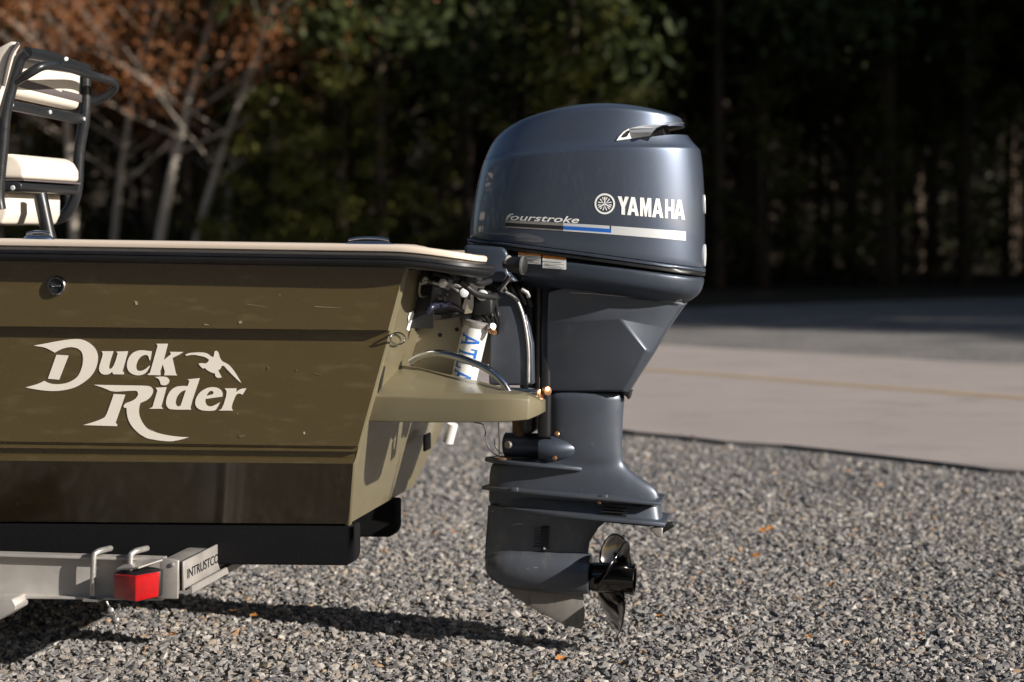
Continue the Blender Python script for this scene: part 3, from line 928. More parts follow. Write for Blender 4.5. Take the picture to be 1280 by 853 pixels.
def upper_pt(px, py):
    y = -.607
    for _ in range(3):
        x, z = L(px, py, y); t = (LT.z(x) - z) / (LT.z(x) - LB.z(x)); y = LT.y + (LB.y - LT.y) * t - .0012
    return Vector((x, y, z))
for q in ([(308, 380), (334, 384), (334, 384.3), (308, 380.5)], [(393, 383), (426, 385), (426, 385.3), (393, 383.8)], [(168, 376), (172, 377), (172.5, 381), (169.5, 381.5)], [(255, 405), (261, 406), (261, 407), (255, 406.4)], [(298, 402), (302, 401), (303, 404), (299, 405)]):
    decal('scuff_mark', [q], upper_pt, 'scuff', boat)
for q in ([(298, 545), (306, 543.5), (307, 545), (300, 547)], [(334, 459), (336, 458), (337, 461), (335, 462)], [(392, 466), (402, 469), (402, 469.6), (392, 467)], [(370, 462), (371.5, 461.5), (372, 463.5), (370.5, 464)]):
    decal('scuff_mark', [q], hull_pt, 'olive_lit', boat)

# fittings
yb = -.607
c = P(72, 357, yb)
lathe('through_hull_fitting', [(0, .0275), (.008, .027), (.011, .024), (.011, .020), (.004, .0185), (.004, .0005)], c, (0, -1, 0), 'chrome', boat, 28)
lathe('through_hull_core', [(.003, .0185), (.0055, .018), (.0055, .0005)], c, (0, -1, 0), 'black_matt', boat, 20)
box('through_hull_bar', (c.x - .014, c.y - .0095, c.z - .003), (c.x + .014, c.y - .005, c.z + .003), 'chrome', boat, .001)
for (a, b, w) in ((48, 296, .047), (461, 304, .075)):
    p = P(a, b + 2, -.56)
    v = []; 
    rings = []
    for t, k in ((0, 1), (.5, .98), (.85, .8), (1, .4)):
        rings.append([p + Vector((math.cos(q) * w * k, math.sin(q) * .022 * k, -.012 + t * .022)) for q in [2 * math.pi * j / 24 for j in range(24)]])
    v, f = loft(rings); cl = link_mesh('cleat', v, f, 'chrome', boat, smooth=True, auto=50)
    tube('cleat_horn', [p + Vector((-w * .75, 0, .012)), p + Vector((-w * .3, 0, .017)), p + Vector((w * .3, 0, .017)), p + Vector((w * .75, 0, .012))], .005, 'chrome', cl, 8, path=4)

# ---- stern step on the port quarter
bot = [(457, 527), (500, 528), (550, 528.5), (600, 528.5), (635, 527.5), (660, 525), (674, 519)]
crs = [(466, 490), (510, 491.5), (555, 493), (600, 493.5), (635, 493), (661, 494.5), (677, 502)]
bak = [(480, 450), (520, 459), (560, 468), (600, 477), (635, 486), (662, 491.5), (680, 499)]
yn_ = [-.52, -.52, -.52, -.52, -.515, -.49, -.44]
yb_ = [-.30, -.30, -.30, -.31, -.33, -.35, -.38]
rings = []
for i in range(len(bot)):
    b_, c_, k_ = P(*bot[i], yn_[i]), P(*crs[i], yn_[i]), P(*bak[i], yb_[i])
    if i == 0: b_.x -= .02; c_.x -= .02; k_.x -= .03
    lo = Vector((k_.x, yb_[i] + .03, b_.z)); hi = Vector((k_.x, yb_[i] + .03, k_.z - .004))
    c2_ = c_ + Vector((0, 0, -.012)); c3_ = c_ + (k_ - c_) * .08
    rings.append([b_, c2_, c3_, k_, hi, lo])
v, f = loft(rings)
step = link_mesh('stern_step', v, f, 'olive_lit', boat, bevel=.0035, segs=3)
hp = [P(512, 453, -.34), P(525, 446, -.34), P(545, 441.5, -.35), P(570, 446, -.35), P(600, 457, -.36), P(617, 467, -.37), P(628, 478, -.38), P(637, 492, -.38)]
tube('grab_handle', hp, .0105, 'chrome', boat, 14, path=5)
# odds and ends on the transom, near corner
def TP(px, py, off=.004): return T(px, py, off)
ring = [TP(497 + 9 * math.cos(t), 423.5 + 7.5 * math.sin(t), .012) for t in [2 * math.pi * k / 24 for k in range(25)]]
tube('tie_ring', ring, .0028, 'chrome', boat, 8)
decal('peeled_sticker', [[(512, 391), (517, 389), (518, 396), (515, 402), (516, 410), (511, 414), (508, 412), (511, 403), (510, 397)]], lambda a, b: TP(a, b, .003), 'white_print', boat)
lathe('drain_hole', [(0, .008), (.002, .007), (.002, .0005)], TP(521, 411, .002), (1, 0, -TR), 'black_matt', boat, 14)
decal('rigging_slot', [[(479, 458), (482, 458), (470, 524), (467, 524)]], lambda a, b: TP(a, b, .003), 'black_print', boat)
# black cable boot in the transom with its rolled lip
pts = [(541, 347), (577, 349), (576, 392), (535, 392)]
ringA = [TP(a, b, .01) for a, b in pts]; ringB = [TP(a, b, .055) for a, b in [(542, 348), (575, 350), (573, 385), (537, 385)]]
v, f = loft([ringA, ringB]); link_mesh('cable_boot', v, f, 'black_matt', boat, bevel=.006)
lip = [TP(534, 390, .05), TP(541, 383.5, .06), TP(553, 381.5, .065), TP(566, 383, .065), TP(577, 390, .06)]
tube('cable_boot_lip', lip, .010, 'navy', boat, 10, path=4)
brk = [TP(531, 394, .03), TP(549, 394, .03), TP(548, 402, .03), TP(541, 402, .03)]
v, f = loft([brk, [p + Vector((.004, .012, 0)) for p in brk]]); link_mesh('cable_bracket', v, f, 'alu', boat)
# clamps and linkages under the overhang
def bolt(px, py, off, r, m='galv', parent=boat):
    c = TP(px, py, off)
    return lathe('bolt', [(0, r), (.006, r), (.009, r * .7), (.009, .0005)], c, (.45, -.9, 0), m, parent, 12)
lk = tube('steering_link', [TP(531, 348, .03), TP(536, 352, .035), TP(540, 353, .06), TP(553, 357, .065)], .0045, 'galv', boat, 8, path=4)
bolt(531, 350, .03, .010, 'galv', boat)
tube('steering_link', [TP(553, 352, .07), TP(565, 359, .08), TP(575, 366, .09), TP(583, 371, .10)], .0042, 'galv', boat, 8, path=4)
tube('steering_link', [TP(555, 351, .075), TP(568, 357, .085), TP(580, 358, .095), TP(588, 364, .11), TP(586, 374, .115)], .0046, 'galv', boat, 8, path=4)
bolt(553, 354, .075, .013, 'silver', boat)
bolt(580, 366, .105, .014, 'silver', boat)
tube('latch_plate', [TP(526, 352, .01), TP(524, 364, .01), TP(527, 371, .02), TP(540, 368, .03)], .004, 'jack', boat, 6, path=3)
tube('latch_plate', [TP(525, 355, .02), TP(541, 354, .03)], .003, 'silver', boat, 6)
for i, (a, b, c_, d) in enumerate([(528, 338, 560, 345), (560, 338, 600, 350), (585, 345, 612, 352), (540, 342, 590, 340), (575, 352, 618, 372)]):
    tube('rigging_hose', [P(a, b, -.40), P((a + c_) / 2, (b + d) / 2 + 6, -.36), P(c_, d, -.28)], .009, 'black_matt', boat, 8, path=4)
# underside bits: drain pipe and transducer
tube('drain_pipe', [T(566, 530, .03), T(560, 553, .03)], .019, 'white_paint', boat, 16)
box('transducer_bracket', (T(575, 530, .03).x, .22, T(575, 540, .03).z), (T(592, 530, .03).x, .30, T(575, 524, .03).z), 'black_matt', boat, .003)

# ================================================================== JACK PLATE
jack = thing('jack_plate', 'silver jack plate with white hydraulic cylinder between boat and motor', 'jack plate', (-.3, 0, .75))
pl = ppx([(526, 396), (534, 400), (548, 400), (574, 396), (588, 466), (545, 474), (516, 466), (518, 430)], -.20)
prism('side_plate', pl, -.200, -.190, 'jack', jack, .002)
prism('side_plate', pl, .190, .200, 'jack', jack, .002)
prism('inner_plate', ppx([(573, 394), (600, 396), (588, 478), (556, 478)], -.16), -.165, -.155, 'jack', jack, .002)
for (a, b) in ((550, 419), (571, 412)):
    lathe('plate_hole', [(0, .0065), (.001, .006), (.001, .0004)], P(a, b, -.2005), (0, -1, 0), 'black_print', jack, 12)
rad = .038
ctop, cbot = P(594, 399, -.23), P(567, 500, -.23)
ctop = P(596, 404, -.22); cbot = P(572.5, 505, -.22)
cyl = tube('hydraulic_cylinder', [cbot, ctop], rad, 'white_paint', jack, 28)
ad = (ctop - cbot).normalized()
lathe('cylinder_collar', [(0, rad + .001), (.006, rad + .003), (.016, rad + .003), (.02, rad - .004), (.02, .001)], ctop - ad * .012, ad, 'galv', cyl, 28)
tube('cylinder_rod', [ctop, ctop + ad * .10], .021, 'black_matt', cyl, 16)
bolt_c = P(612, 410, -.23)
lathe('hose_fitting', [(0, .012), (.018, .012), (.022, .009), (.03, .009), (.03, .001)], bolt_c, (.5, -.8, .2), 'silver', cyl, 12)
lathe('hose_fitting', [(0, .010), (.014, .010), (.016, .007), (.024, .007), (.024, .001)], bolt_c + Vector((.006, -.012, -.004)), (.6, -.6, -.4), 'copper', cyl, 12)
# printed name down the cylinder: wrap letters on its surface
def text_shapes(body, bold=0.0, shear=0.0, spacing=1.0):
    cu = bpy.data.curves.new('lettering', 'FONT'); cu.body = body; cu.offset = bold; cu.shear = shear; cu.space_character = spacing; cu.resolution_u = 4
    o = bpy.data.objects.new('lettering', cu); COL.objects.link(o)
    bpy.context.view_layer.update()
    me = bpy.data.meshes.new_from_object(o.evaluated_get(bpy.context.evaluated_depsgraph_get()))
    v = [Vector(p.co) for p in me.vertices]; f = [tuple(p.vertices) for p in me.polygons]
    bpy.data.objects.remove(o); bpy.data.curves.remove(cu); bpy.data.meshes.remove(me)
    x0 = min(p.x for p in v); x1 = max(p.x for p in v); z0 = min(p.y for p in v); z1 = max(p.y for p in v)
    return [((p.x - x0) / (x1 - x0), (p.y - z0) / (z1 - z0)) for p in v], f
def subdivide(v2, f, cuts):
    bm = bmesh.new(); vs_ = [bm.verts.new((a, b, 0)) for a, b in v2]
    for q in f:
        try: bm.faces.new([vs_[i] for i in q])
        except ValueError: pass
    bmesh.ops.triangulate(bm, faces=bm.faces)
    bmesh.ops.subdivide_edges(bm, edges=bm.edges, cuts=cuts, use_grid_fill=True)
    bm.verts.index_update()
    out = [(p.co.x, p.co.y) for p in bm.verts]; ff_ = [tuple(p.index for p in q.verts) for q in bm.faces]
    bm.free(); return out, ff_
def strokes(name, polys):
    return polys
# block letters drawn as polygons on a unit box (serifed A, T, L, A, S)
AT = {'A': [[(0, 0), (.3, 0), (.3, .1), (.24, .1), (.29, .26), (.68, .26), (.72, .1), (.64, .1), (.64, 0), (1, 0), (1, .1), (.93, .1), (.62, 1), (.38, 1), (.08, .1), (0, .1)], [(.34, .38), (.48, .8), (.63, .38)]],
      'T': [[(.3, 0), (.7, 0), (.7, .1), (.6, .1), (.6, .86), (.86, .86), (.88, .68), (1, .68), (1, 1), (0, 1), (0, .68), (.12, .68), (.14, .86), (.4, .86), (.4, .1), (.3, .1)]],
      'L': [[(0, 0), (1, 0), (1, .36), (.88, .36), (.82, .14), (.42, .14), (.42, .9), (.55, .9), (.55, 1), (.05, 1), (.05, .9), (.2, .9), (.2, .1), (0, .1)]],
      'S': [[(0, 0), (.1, 0), (.16, .06), (.5, 0), (.85, .06), (1, .28), (.85, .5), (.3, .68), (.25, .8), (.5, .88), (.78, .7), (.9, .7), (.9, 1), (.8, 1), (.76, .94), (.5, 1), (.15, .93), (0, .75), (.15, .55), (.7, .36), (.75, .2), (.5, .12), (.16, .35), (0, .35)]]}
cside = Vector((0, -1, 0)) ; cside = (cside - ad * cside.dot(ad)).normalized(); cfor = ad.cross(cside)   # +-x side
if cfor.x < 0: cfor = -cfor
def on_cyl(s, t):
    """s: metres down the axis from the top, t: -1..1 across"""
    a = t
    return ctop - ad * s + (cside * math.cos(a) + cfor * math.sin(a)) * (rad + .0009)
vv = []; fc_ = []
s = .034
for ch in 'ATLAS':
    wl = {'A': .034, 'T': .030, 'L': .028, 'S': .026}[ch]
    lo = AT[ch]
    flat = [p for q in lo for p in q]
    tris = tessellate_polygon([[Vector((*p, 0)) for p in q] for q in lo])
    v2, f2 = subdivide(flat, [tuple(t) for t in tris], 3)
    k = len(vv)
    vv += [on_cyl(s + a * wl, -.80 + b * 1.55) for a, b in v2]; fc_ += [tuple(k + i for i in q) for q in f2]
    s += wl + .005
link_mesh('lettering', vv, fc_, 'atlas_blue', cyl)['label'] = 'blue word ATLAS printed down the cylinder'
tube('tie_bar', [P(556, 482, -.21), P(600, 487, -.21), P(684, 490, -.21)], .009, 'chrome', jack, 10)
tube('tie_bar', [P(628, 496, -.24), P(674, 494.5, -.24)], .010, 'chrome', jack, 10)
for (a, b, r) in ((674, 492.5, .016), (683, 489, .015)):
    lathe('bar_end_nut', [(-.008, .004), (-.007, r * .8), (0, r), (.008, r * .85), (.011, .003)], P(a, b, -.235), (.7, -.7, 0), 'copper', jack, 14)
box('pump_body', (P(598, 372, -.18).x, -.26, P(598, 392, -.18).z), (P(622, 372, -.18).x, -.14, P(598, 366, -.18).z), 'black_matt', jack, .008)
lathe('pump_cap', [(0, .016), (.03, .016), (.034, .012), (.034, .001)], P(602, 369, -.26), (.3, -1, 0), 'silver', jack, 14)
for i in range(4):
    a = 604 + 5 * i
    tube('hydraulic_hose', [P(a, 380, -.20), P(a - 6 + 3 * i, 392, -.24), P(a + 4, 402, -.22), P(a + 2, 420, -.15)], .0055, 'black_matt', jack, 8, path=4)

# ================================================================== OUTBOARD MOTOR
motor = thing('outboard_motor', 'slate blue outboard motor with white lettering hung behind the boat', 'outboard motor', (0, 0, .07))
def super_ring(xf, xr, zf, zr, w, bulge=0.0, n=40, ef=2.6, er=3.6, xm=.55):
    """one closed ring: plan is a superellipse, blunter at the rear; z runs from zf (front) to zr (rear)"""
    out = []
    xc = xf + (xr - xf) * xm
    for k in range(n):
        a = 2 * math.pi * k / n
        ca, sa = math.cos(a), math.sin(a)
        e = er if ca > 0 else ef
        x = xc + (abs(ca) ** (2 / e)) * ((xr - xc) if ca > 0 else -(xc - xf))
        y = math.copysign(abs(sa) ** (2 / e), sa) * w
        s = (x - xf) / (xr - xf)
        out.append(Vector((x, y, zf + (zr - zf) * s + bulge * 4 * s * (1 - s))))
    return out
def px_ring(F_, R_, w, bulge=0.0, **kw):
    (xf, zf), (xr, zr) = L(*F_, 0), L(*R_, 0)
    return super_ring(xf, xr, zf, zr, w, bulge, **kw)

kw = dict(ef=2.5, er=2.35, n=48, xm=.50)
levels = [px_ring((589, 300), (880, 339), .205, .006, **kw), px_ring((589, 297), (881, 335), .209, .006, **kw), px_ring((590, 280), (881.5, 305), .212, .004, **kw),
          px_ring((595, 248), (881.5, 255), .212, .002, **kw), px_ring((602, 216), (878.5, 205), .209, .006, **kw),
          px_ring((606, 205), (876, 190), .2075, .010, **kw), px_ring((606.7, 202.5), (875.6, 187), .2065, .011, **kw), px_ring((607.5, 200.8), (873, 184.5), .195, .012, **kw),
          px_ring((613, 187), (862, 173), .188, .014, **kw), px_ring((620, 175), (857, 163), .183, .020, **kw), px_ring((632, 163.5), (854.5, 154), .178, .026, **kw),
          px_ring((643, 157.5), (853, 150), .1755, .0285, **kw), px_ring((647, 155.6), (852, 148.3), .172, .029, **kw), px_ring((651, 153.6), (850, 146.8), .165, .0295, **kw),
          px_ring((676, 144.5), (834, 140.5), .132, .024, **kw), px_ring((698, 139), (812, 137), .085, .015, **kw), px_ring((720, 135.5), (790, 134.5), .03, .005, **kw)]
v, f = loft(levels)
cowl = link_mesh('cowling', v, f, 'cowl', motor, subsurf=2)
# cut the air intake slot right across the rear and keep the result as the mesh
slot = [(813, 171), (815, 165.5), (820, 160), (827, 156.6), (840, 155.2), (856, 154.6), (900, 154), (900, 163.5), (858, 165.5), (840, 166.8), (828, 168.4)]
cutter = prism('slot_cutter', ppx(slot, -.17), -.5, .5, 'black_matt', motor)
bo = cowl.modifiers.new('slot', 'BOOLEAN'); bo.object = cutter; bo.operation = 'DIFFERENCE'; bo.solver = 'EXACT'
try: bo.material_mode = 'TRANSFER'
except Exception: pass
bpy.context.view_layer.update()
dg = bpy.context.evaluated_depsgraph_get()
me = bpy.data.meshes.new_from_object(cowl.evaluated_get(dg))
old = cowl.data; cowl.modifiers.clear(); cowl.data = me; bpy.data.meshes.remove(old)
me.polygons.foreach_set('use_smooth', [True] * len(me.polygons)); me.set_sharp_from_angle(angle=R(38))
bpy.data.objects.remove(cutter)
bmc = bmesh.new(); bmc.from_mesh(me)
OG = ORG[motor.name]
BV = BVHTree.FromBMesh(bmc); bmc.free()
def cowl_pt(px, py, off=.0012):
    y = -.20
    for _ in range(4):
        x, z = L(px, py, y)
        h, nn, _, _ = BV.ray_cast(Vector((x, -1, z)) - OG, Vector((0, 1, 0)))
        if h is None: break
        y = h.y + OG.y
    if h is None: return Vector((x, y, z))
    nn = Vector(nn)
    if nn.y > 0: nn = -nn
    return h + OG + nn * off
(xa, za), (xb, zb) = L(800, 150, 0), L(851, 172, 0)
prism('intake_core', ppx([(806, 176), (808, 153), (832, 152), (834, 172)], 0), -.105, .105, 'black_matt', motor)
# silver intake trim, traced and proud of the shell
trim = [(770.5, 176.5), (774, 171), (779, 165.5), (786, 161.3), (800, 158), (815, 155.4), (824, 153.9), (840, 153.4), (854, 153.3), (856, 154.8), (840, 155.3), (828, 156.6), (820.5, 160), (815.5, 165.5), (812.5, 170.2), (800, 172), (785, 174.6)]
hole = [(775.5, 172.6), (778.5, 168.2), (783, 164.4), (787, 163.2), (786.6, 166.2), (783.8, 171.2), (780, 172.8)]
def thick_decal(name, loops, fn, off, thick, material, parent):
    flat = [p for q in loops for p in q]
    tris = [tuple(t) for t in tessellate_polygon([[Vector((*p, 0)) for p in q] for q in loops])]
    n_ = len(flat)
    top = [fn(*p, off + thick) for p in flat]; bt = [fn(*p, -.004) for p in flat]
    f_ = tris + [tuple(i + n_ for i in t[::-1]) for t in tris]; k = 0
    for q in loops:
        m_ = len(q)
        for i in range(m_): f_.append((k + i, k + (i + 1) % m_, k + (i + 1) % m_ + n_, k + i + n_))
        k += m_
    return link_mesh(name, top + bt, f_, material, parent)
thick_decal('intake_trim', [trim, hole], cowl_pt, .001, .003, 'trim_white', motor)
decal('intake_hole', [hole], lambda a, b: cowl_pt(a, b, .0008), 'black_print', motor)

# ---- lettering on the cowling
ML = {'Y': [[(0, 1), (.36, 1), (.5, .66), (.66, 1), (1, 1), (.66, .42), (.66, 0), (.34, 0), (.34, .42)]],
      'A': [[(0, 0), (.30, 0), (.37, .2), (.63, .2), (.70, 0), (1, 0), (.66, 1), (.34, 1)], [(.42, .38), (.5, .70), (.58, .38)]],
      'M': [[(0, 0), (.26, 0), (.26, .58), (.42, 0), (.58, 0), (.74, .58), (.74, 0), (1, 0), (1, 1), (.66, 1), (.5, .5), (.34, 1), (0, 1)]],
      'H': [[(0, 0), (.32, 0), (.32, .40), (.68, .40), (.68, 0), (1, 0), (1, 1), (.68, 1), (.68, .60), (.32, .60), (.32, 1), (0, 1)]]}
shapes = []
for ch, x0, x1 in (('Y', 772, 786), ('A', 784, 798.5), ('M', 800, 814), ('A', 815, 829), ('H', 831, 842.5), ('A', 842, 856)):
    lo = []
    for q in ML[ch]:
        o = []
        for a, b in q:
            X = x0 + (x1 - x0) * a; k = (X - 772) / 84
            top = 245.5 + 5 * k; bo_ = 268 + 7 * k
            o.append((X, bo_ + (top - bo_) * b))
        lo.append(o)
    shapes.append(lo)
decal('lettering', shapes, cowl_pt, 'white_print', motor)['label'] = 'white word YAMAHA on the cowling'
def circ(cx, cy, r, n=36): return [(cx + r * math.cos(2 * math.pi * k / n), cy + r * 1.02 * math.sin(2 * math.pi * k / n)) for k in range(n)]
em = [[circ(756, 255, 12.8), circ(756, 255, 10.6)]]
for k in range(3):
    a = math.radians(-90 + 120 * k); d = (math.cos(a), math.sin(a)); nrm = (-d[1], d[0])
    pt = lambda s, t: (756 + d[0] * s + nrm[0] * t, 255 + d[1] * s + nrm[1] * t)
    em.append([[pt(.4, -.8), pt(7.5, -.8), pt(9.6, 0), pt(7.5, .8), pt(.4, .8)]])
    for sg in (-1, 1):
        em.append([[pt(4.0, sg * 1.5), pt(7.8, sg * 1.6), pt(8.8, sg * 3.0), pt(7.2, sg * 3.2)]])
        em.append([[pt(-.5, sg * .6), pt(6.0, sg * 4.8), pt(6.6, sg * 6.4), pt(5.0, sg * 5.9)]])
decal('emblem', em, cowl_pt, 'white_print', motor)['label'] = 'white round tuning fork emblem'
# rear emblems, nearly edge on
for (a, b, rx, rz) in ((879.2, 255, .007, .028), (878.6, 320, .022, .033)):
    y_ = -.05
    x, z = L(a, b, -.1)
    h, nn, _, _ = BV.ray_cast(Vector((2, -.015, z)) - OG, Vector((-1, 0, 0)))
    if h is None: continue
    nn = Vector(nn); nn = nn if nn.x > 0 else -nn
    t1 = nn.cross(Vector((0, 0, 1))).normalized(); t2 = t1.cross(nn)
    c = h + OG + nn * .002
    rings = [[c + nn * d_ + t1 * rx * k_ * math.cos(2 * math.pi * j / 24) + t2 * rz * k_ * math.sin(2 * math.pi * j / 24) for j in range(24)] for d_, k_ in ((-.004, 1), (.0015, 1), (.002, .95))]
    v, f = loft(rings); link_mesh('rear_emblem', v, f, 'silver', motor)
# stripe: silver band with a blue wedge and black lead-in
def band(name, x0, x1, top, bot_, material, nseg=40):
    v = []; f = []
    for i in range(nseg + 1):
        X = x0 + (x1 - x0) * i / nseg
        v += [cowl_pt(X, top(X), .0012), cowl_pt(X, bot_(X), .0012)]
        if i: f.append((2 * i - 2, 2 * i - 1, 2 * i + 1, 2 * i))
    return link_mesh(name, v, f, material, motor)
c_top = lambda X: 275.5 + (X - 640) * (289.5 - 275.5) / 217 - .9 * math.sin(math.pi * (X - 640) / 217)
c_bot = lambda X: 285.0 + (X - 640) * (301.0 - 285.0) / 217 - .9 * math.sin(math.pi * (X - 640) / 217)
lerpf = lambda t: (lambda X: c_top(X) + (c_bot(X) - c_top(X)) * t)
band('stripe', 632, 704, lerpf(.0), lerpf(.36), 'galv')
band('stripe', 632, 704, lerpf(.36), lerpf(.84), 'black_print')
band('stripe', 632, 704, lerpf(.84), lerpf(1), 'galv')
band('stripe', 704, 762, lerpf(.0), lerpf(.36), 'silver')
band('stripe', 704, 764, lerpf(.36), lerpf(.82), 'blue_print')
band('stripe', 704, 764, lerpf(.82), lerpf(1), 'silver')
band('stripe', 764, 857, lerpf(.0), lerpf(1), 'silver')
tv2, tf2 = text_shapes('fourstroke', .012, .35, 1.02)
tv2, tf2 = subdivide(tv2, tf2, 0)
vv = [cowl_pt(632 + a * 92, 275 + a * 4.3 - b * 8.2 , .0013) for a, b in tv2]
link_mesh('lettering', vv, tf2, 'white_print', motor)['label'] = 'small slanted word fourstroke'

# ---- seam and lower cowling
seam = [px_ring((588, 301), (880.5, 339), .199, .006, **kw), px_ring((587, 302), (881.5, 340.5), .209, .006, **kw), px_ring((587, 305.5), (881.5, 344), .209, .006, **kw), px_ring((588, 307), (880.5, 345), .200, .006, **kw)]
v, f = loft(seam); link_mesh('cowl_seal', v, f, 'rubber', motor, smooth=True, auto=60)
seam2 = [px_ring((587.5, 297.5), (881.5, 335.5), .207, .006, **kw), px_ring((586.5, 298.5), (882, 336.5), .2125, .006, **kw), px_ring((586.5, 300.5), (882, 339), .2125, .006, **kw), px_ring((587.5, 301.5), (881.5, 340), .206, .006, **kw)]
v, f = loft(seam2); link_mesh('cowl_lip', v, f, 'cowl_low', motor, smooth=True, auto=60)
lowc = [px_ring((590, 306), (880, 344), .199, .006, **kw), px_ring((594, 315), (881, 349), .203, .006, **kw), px_ring((612, 334), (878, 362), .198, .006, **kw), px_ring((622, 341), (873, 369.5), .186, .005, **kw),
        px_ring((660, 357), (863, 376), .125, .003, **kw), px_ring((690, 366), (857, 380), .09, 0, **kw)]
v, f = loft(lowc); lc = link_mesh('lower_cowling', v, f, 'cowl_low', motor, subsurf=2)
bml = bmesh.new(); bml.from_object(lc, bpy.context.evaluated_depsgraph_get()) if False else bml.from_mesh(lc.data)
BL = BVHTree.FromBMesh(bml); bml.free()
def low_pt(px, py, off=.003):
    y = -.20
    for _ in range(3):
        x, z = L(px, py, y); h, nn, _, _ = BL.ray_cast(Vector((x, -1, z)) - OG, Vector((0, 1, 0)))
        if h is None: return Vector((x, -.2, z))
        y = h.y + OG.y
    nn = Vector(nn); nn = nn if nn.y < 0 else -nn
    return h + OG + nn * off
for (x0, x1, y0, y1) in ((648, 676.5, 315, 330.5), (678.5, 708, 318.5, 337)):
    sl = .14
    q = lambda t, u: (x0 + (x1 - x0) * t, y0 + sl * (x1 - x0) * t * .5 + (y1 - y0 - 2) * u)
    st = decal('warning_sticker', [[q(0, .28), q(1, .28), q(1, 1), q(0, 1)]], lambda a, b: low_pt(a, b, .003), 'white_print', motor)
    decal('sticker_header', [[q(0, 0), q(1, 0), q(1, .28), q(0, .28)]], lambda a, b: low_pt(a, b, .003), 'orange_print', st)
    decal('sticker_text', [[q(.08, u), q(.92 - .2 * (i % 2), u), q(.92 - .2 * (i % 2), u + .06), q(.08, u + .06)] for i, u in enumerate((.38, .50, .62, .74, .86))], lambda a, b: low_pt(a, b, .0036), 'grey_print', st)

# ---- upper leg housing with its folded rear facet
def hex_ring(pf, pc, pr, w, wf, wr, py):
    (xf, zf), (xc_, zc_), (xr, zr) = L(pf, py[0], 0), L(pc, py[1], -w), L(pr, py[2], 0)
    return [Vector((xf, -wf, zf)), Vector((xc_, -w, zc_)), Vector((xr, -wr, zr)), Vector((xr, wr, zr)), Vector((xc_, w, zc_)), Vector((xf, wf, zf))]
hx = [hex_ring(693, 728, 859, .135, .12, .045, (363, 352, 379)), hex_ring(692, 742, 854, .130, .115, .046, (372, 366, 384)), hex_ring(690, 776, 836, .108, .095, .050, (402, 400, 410)),
      hex_ring(688, 808, 817, .088, .08, .056, (438, 438, 441)), hex_ring(687, 793, 800, .078, .07, .055, (468, 468, 468)), hex_ring(685, 779, 786, .0705, .066, .050, (487, 489, 490))]
v, f = loft(hx); link_mesh('leg_housing', v, f, 'leg', motor, bevel=.006, segs=3)
tube('housing_seam', [P(697, 365.5, -.118), P(742, 367.5, -.128), P(800, 373, -.10), P(853, 379, -.055)], .0016, 'galv', motor, 6, path=3)
prism('housing_foot', ppx([(776, 489), (790, 488), (787, 499), (784, 495)], 0), -.03, .03, 'black_matt', motor, .002)
# ---- lower leg
kl = dict(ef=2.6, er=2.1, n=32, xm=.40)
ll = [px_ring((681, 484), (783, 487), .068, **kl), px_ring((681, 492), (781, 495), .067, **kl), px_ring((681, 530), (778.5, 530), .060, **kl), px_ring((681, 556), (778, 556), .054, **kl), px_ring((680, 568), (778.5, 570), .050, **kl),
      px_ring((665, 573), (779, 577), .047, **kl), px_ring((622, 575.5), (783, 583), .047, **kl), px_ring((614, 579), (791, 590), .047, **kl), px_ring((612, 590), (807, 601), .046, **kl), px_ring((611.5, 600), (822, 610.5), .046, **kl), px_ring((611, 612), (825, 622), .047, **kl),
      px_ring((611, 624), (827, 636), .048, **kl), px_ring((610, 640), (830, 652), .046, **kl)]
v, f = loft(ll); leg = link_mesh('lower_leg', v, f, 'leg', motor, subsurf=1)
def plate(name, line, w0, thick, material):
    """a horizontal fin; line: px points of its near edge centreline with (px, py, half width)"""
    top = []; V = []; F2 = []
    for (a, b, w) in line:
        x, z = L(a, b, -w)
        V += [Vector((x, -w, z + thick / 2)), Vector((x, -w, z - thick / 2)), Vector((x, w, z - thick / 2)), Vector((x, w, z + thick / 2))]
    n_ = len(line)
    for i in range(n_ - 1):
        for j in range(4): F2.append((4 * i + j, 4 * i + (j + 1) % 4, 4 * i + 4 + (j + 1) % 4, 4 * i + 4 + j))
    F2 += [(3, 2, 1, 0), tuple(4 * (n_ - 1) + j for j in range(4))]
    return link_mesh(name, V, F2, material, motor, bevel=.0025, segs=2)
plate('water_deflector', [(606, 574.5, .012), (615, 577, .05), (640, 579.5, .075), (670, 582, .08), (700, 584.5, .075), (727, 587, .05)], .08, .011, 'leg')
plate('splash_plate', [(602, 610, .010), (612, 611.5, .05), (640, 614.5, .082), (690, 619, .095), (745, 623.5, .10), (790, 627.5, .10), (825, 630.5, .085)], .1, .010, 'leg')
plate('ventilation_plate', [(612, 634, .03), (630, 636.5, .055), (660, 640, .085), (700, 644.5, .108), (750, 649.5, .118), (800, 653.5, .112), (831, 656.5, .09)], .1, .012, 'leg')
# flat band between the two plates
bd = [px_ring((613, 615), (826, 632), .052, ef=2.2, er=5, n=32, xm=.5), px_ring((613, 633), (829, 655), .075, ef=2.0, er=6, n=32, xm=.6)]
v, f = loft(bd); link_mesh('exhaust_body', v, f, 'leg', motor, smooth=True, auto=50)
for i in range(3):
    z = 635.5 + 4.2 * i
    prism('exhaust_slot', ppx([(752, z - 1), (783, z + 1.2), (783, z + 2.6), (752, z + .4)], -.076), -.079, -.06, 'black_print', motor)
lathe('plug_bolt', [(0, .006), (.005, .006), (.007, .004), (.007, .0004)], P(749, 628, -.075), (0, -1, 0), 'copper', motor, 10)
for (a, b) in ((642, 612), (754, 621)):
    box('plate_lug', (P(a - 4, b, -.09).x, -.092, P(a, b + 3, -.09).z), (P(a + 5, b, -.09).x, -.07, P(a, b - 2, -.09).z), 'leg', motor, .002)
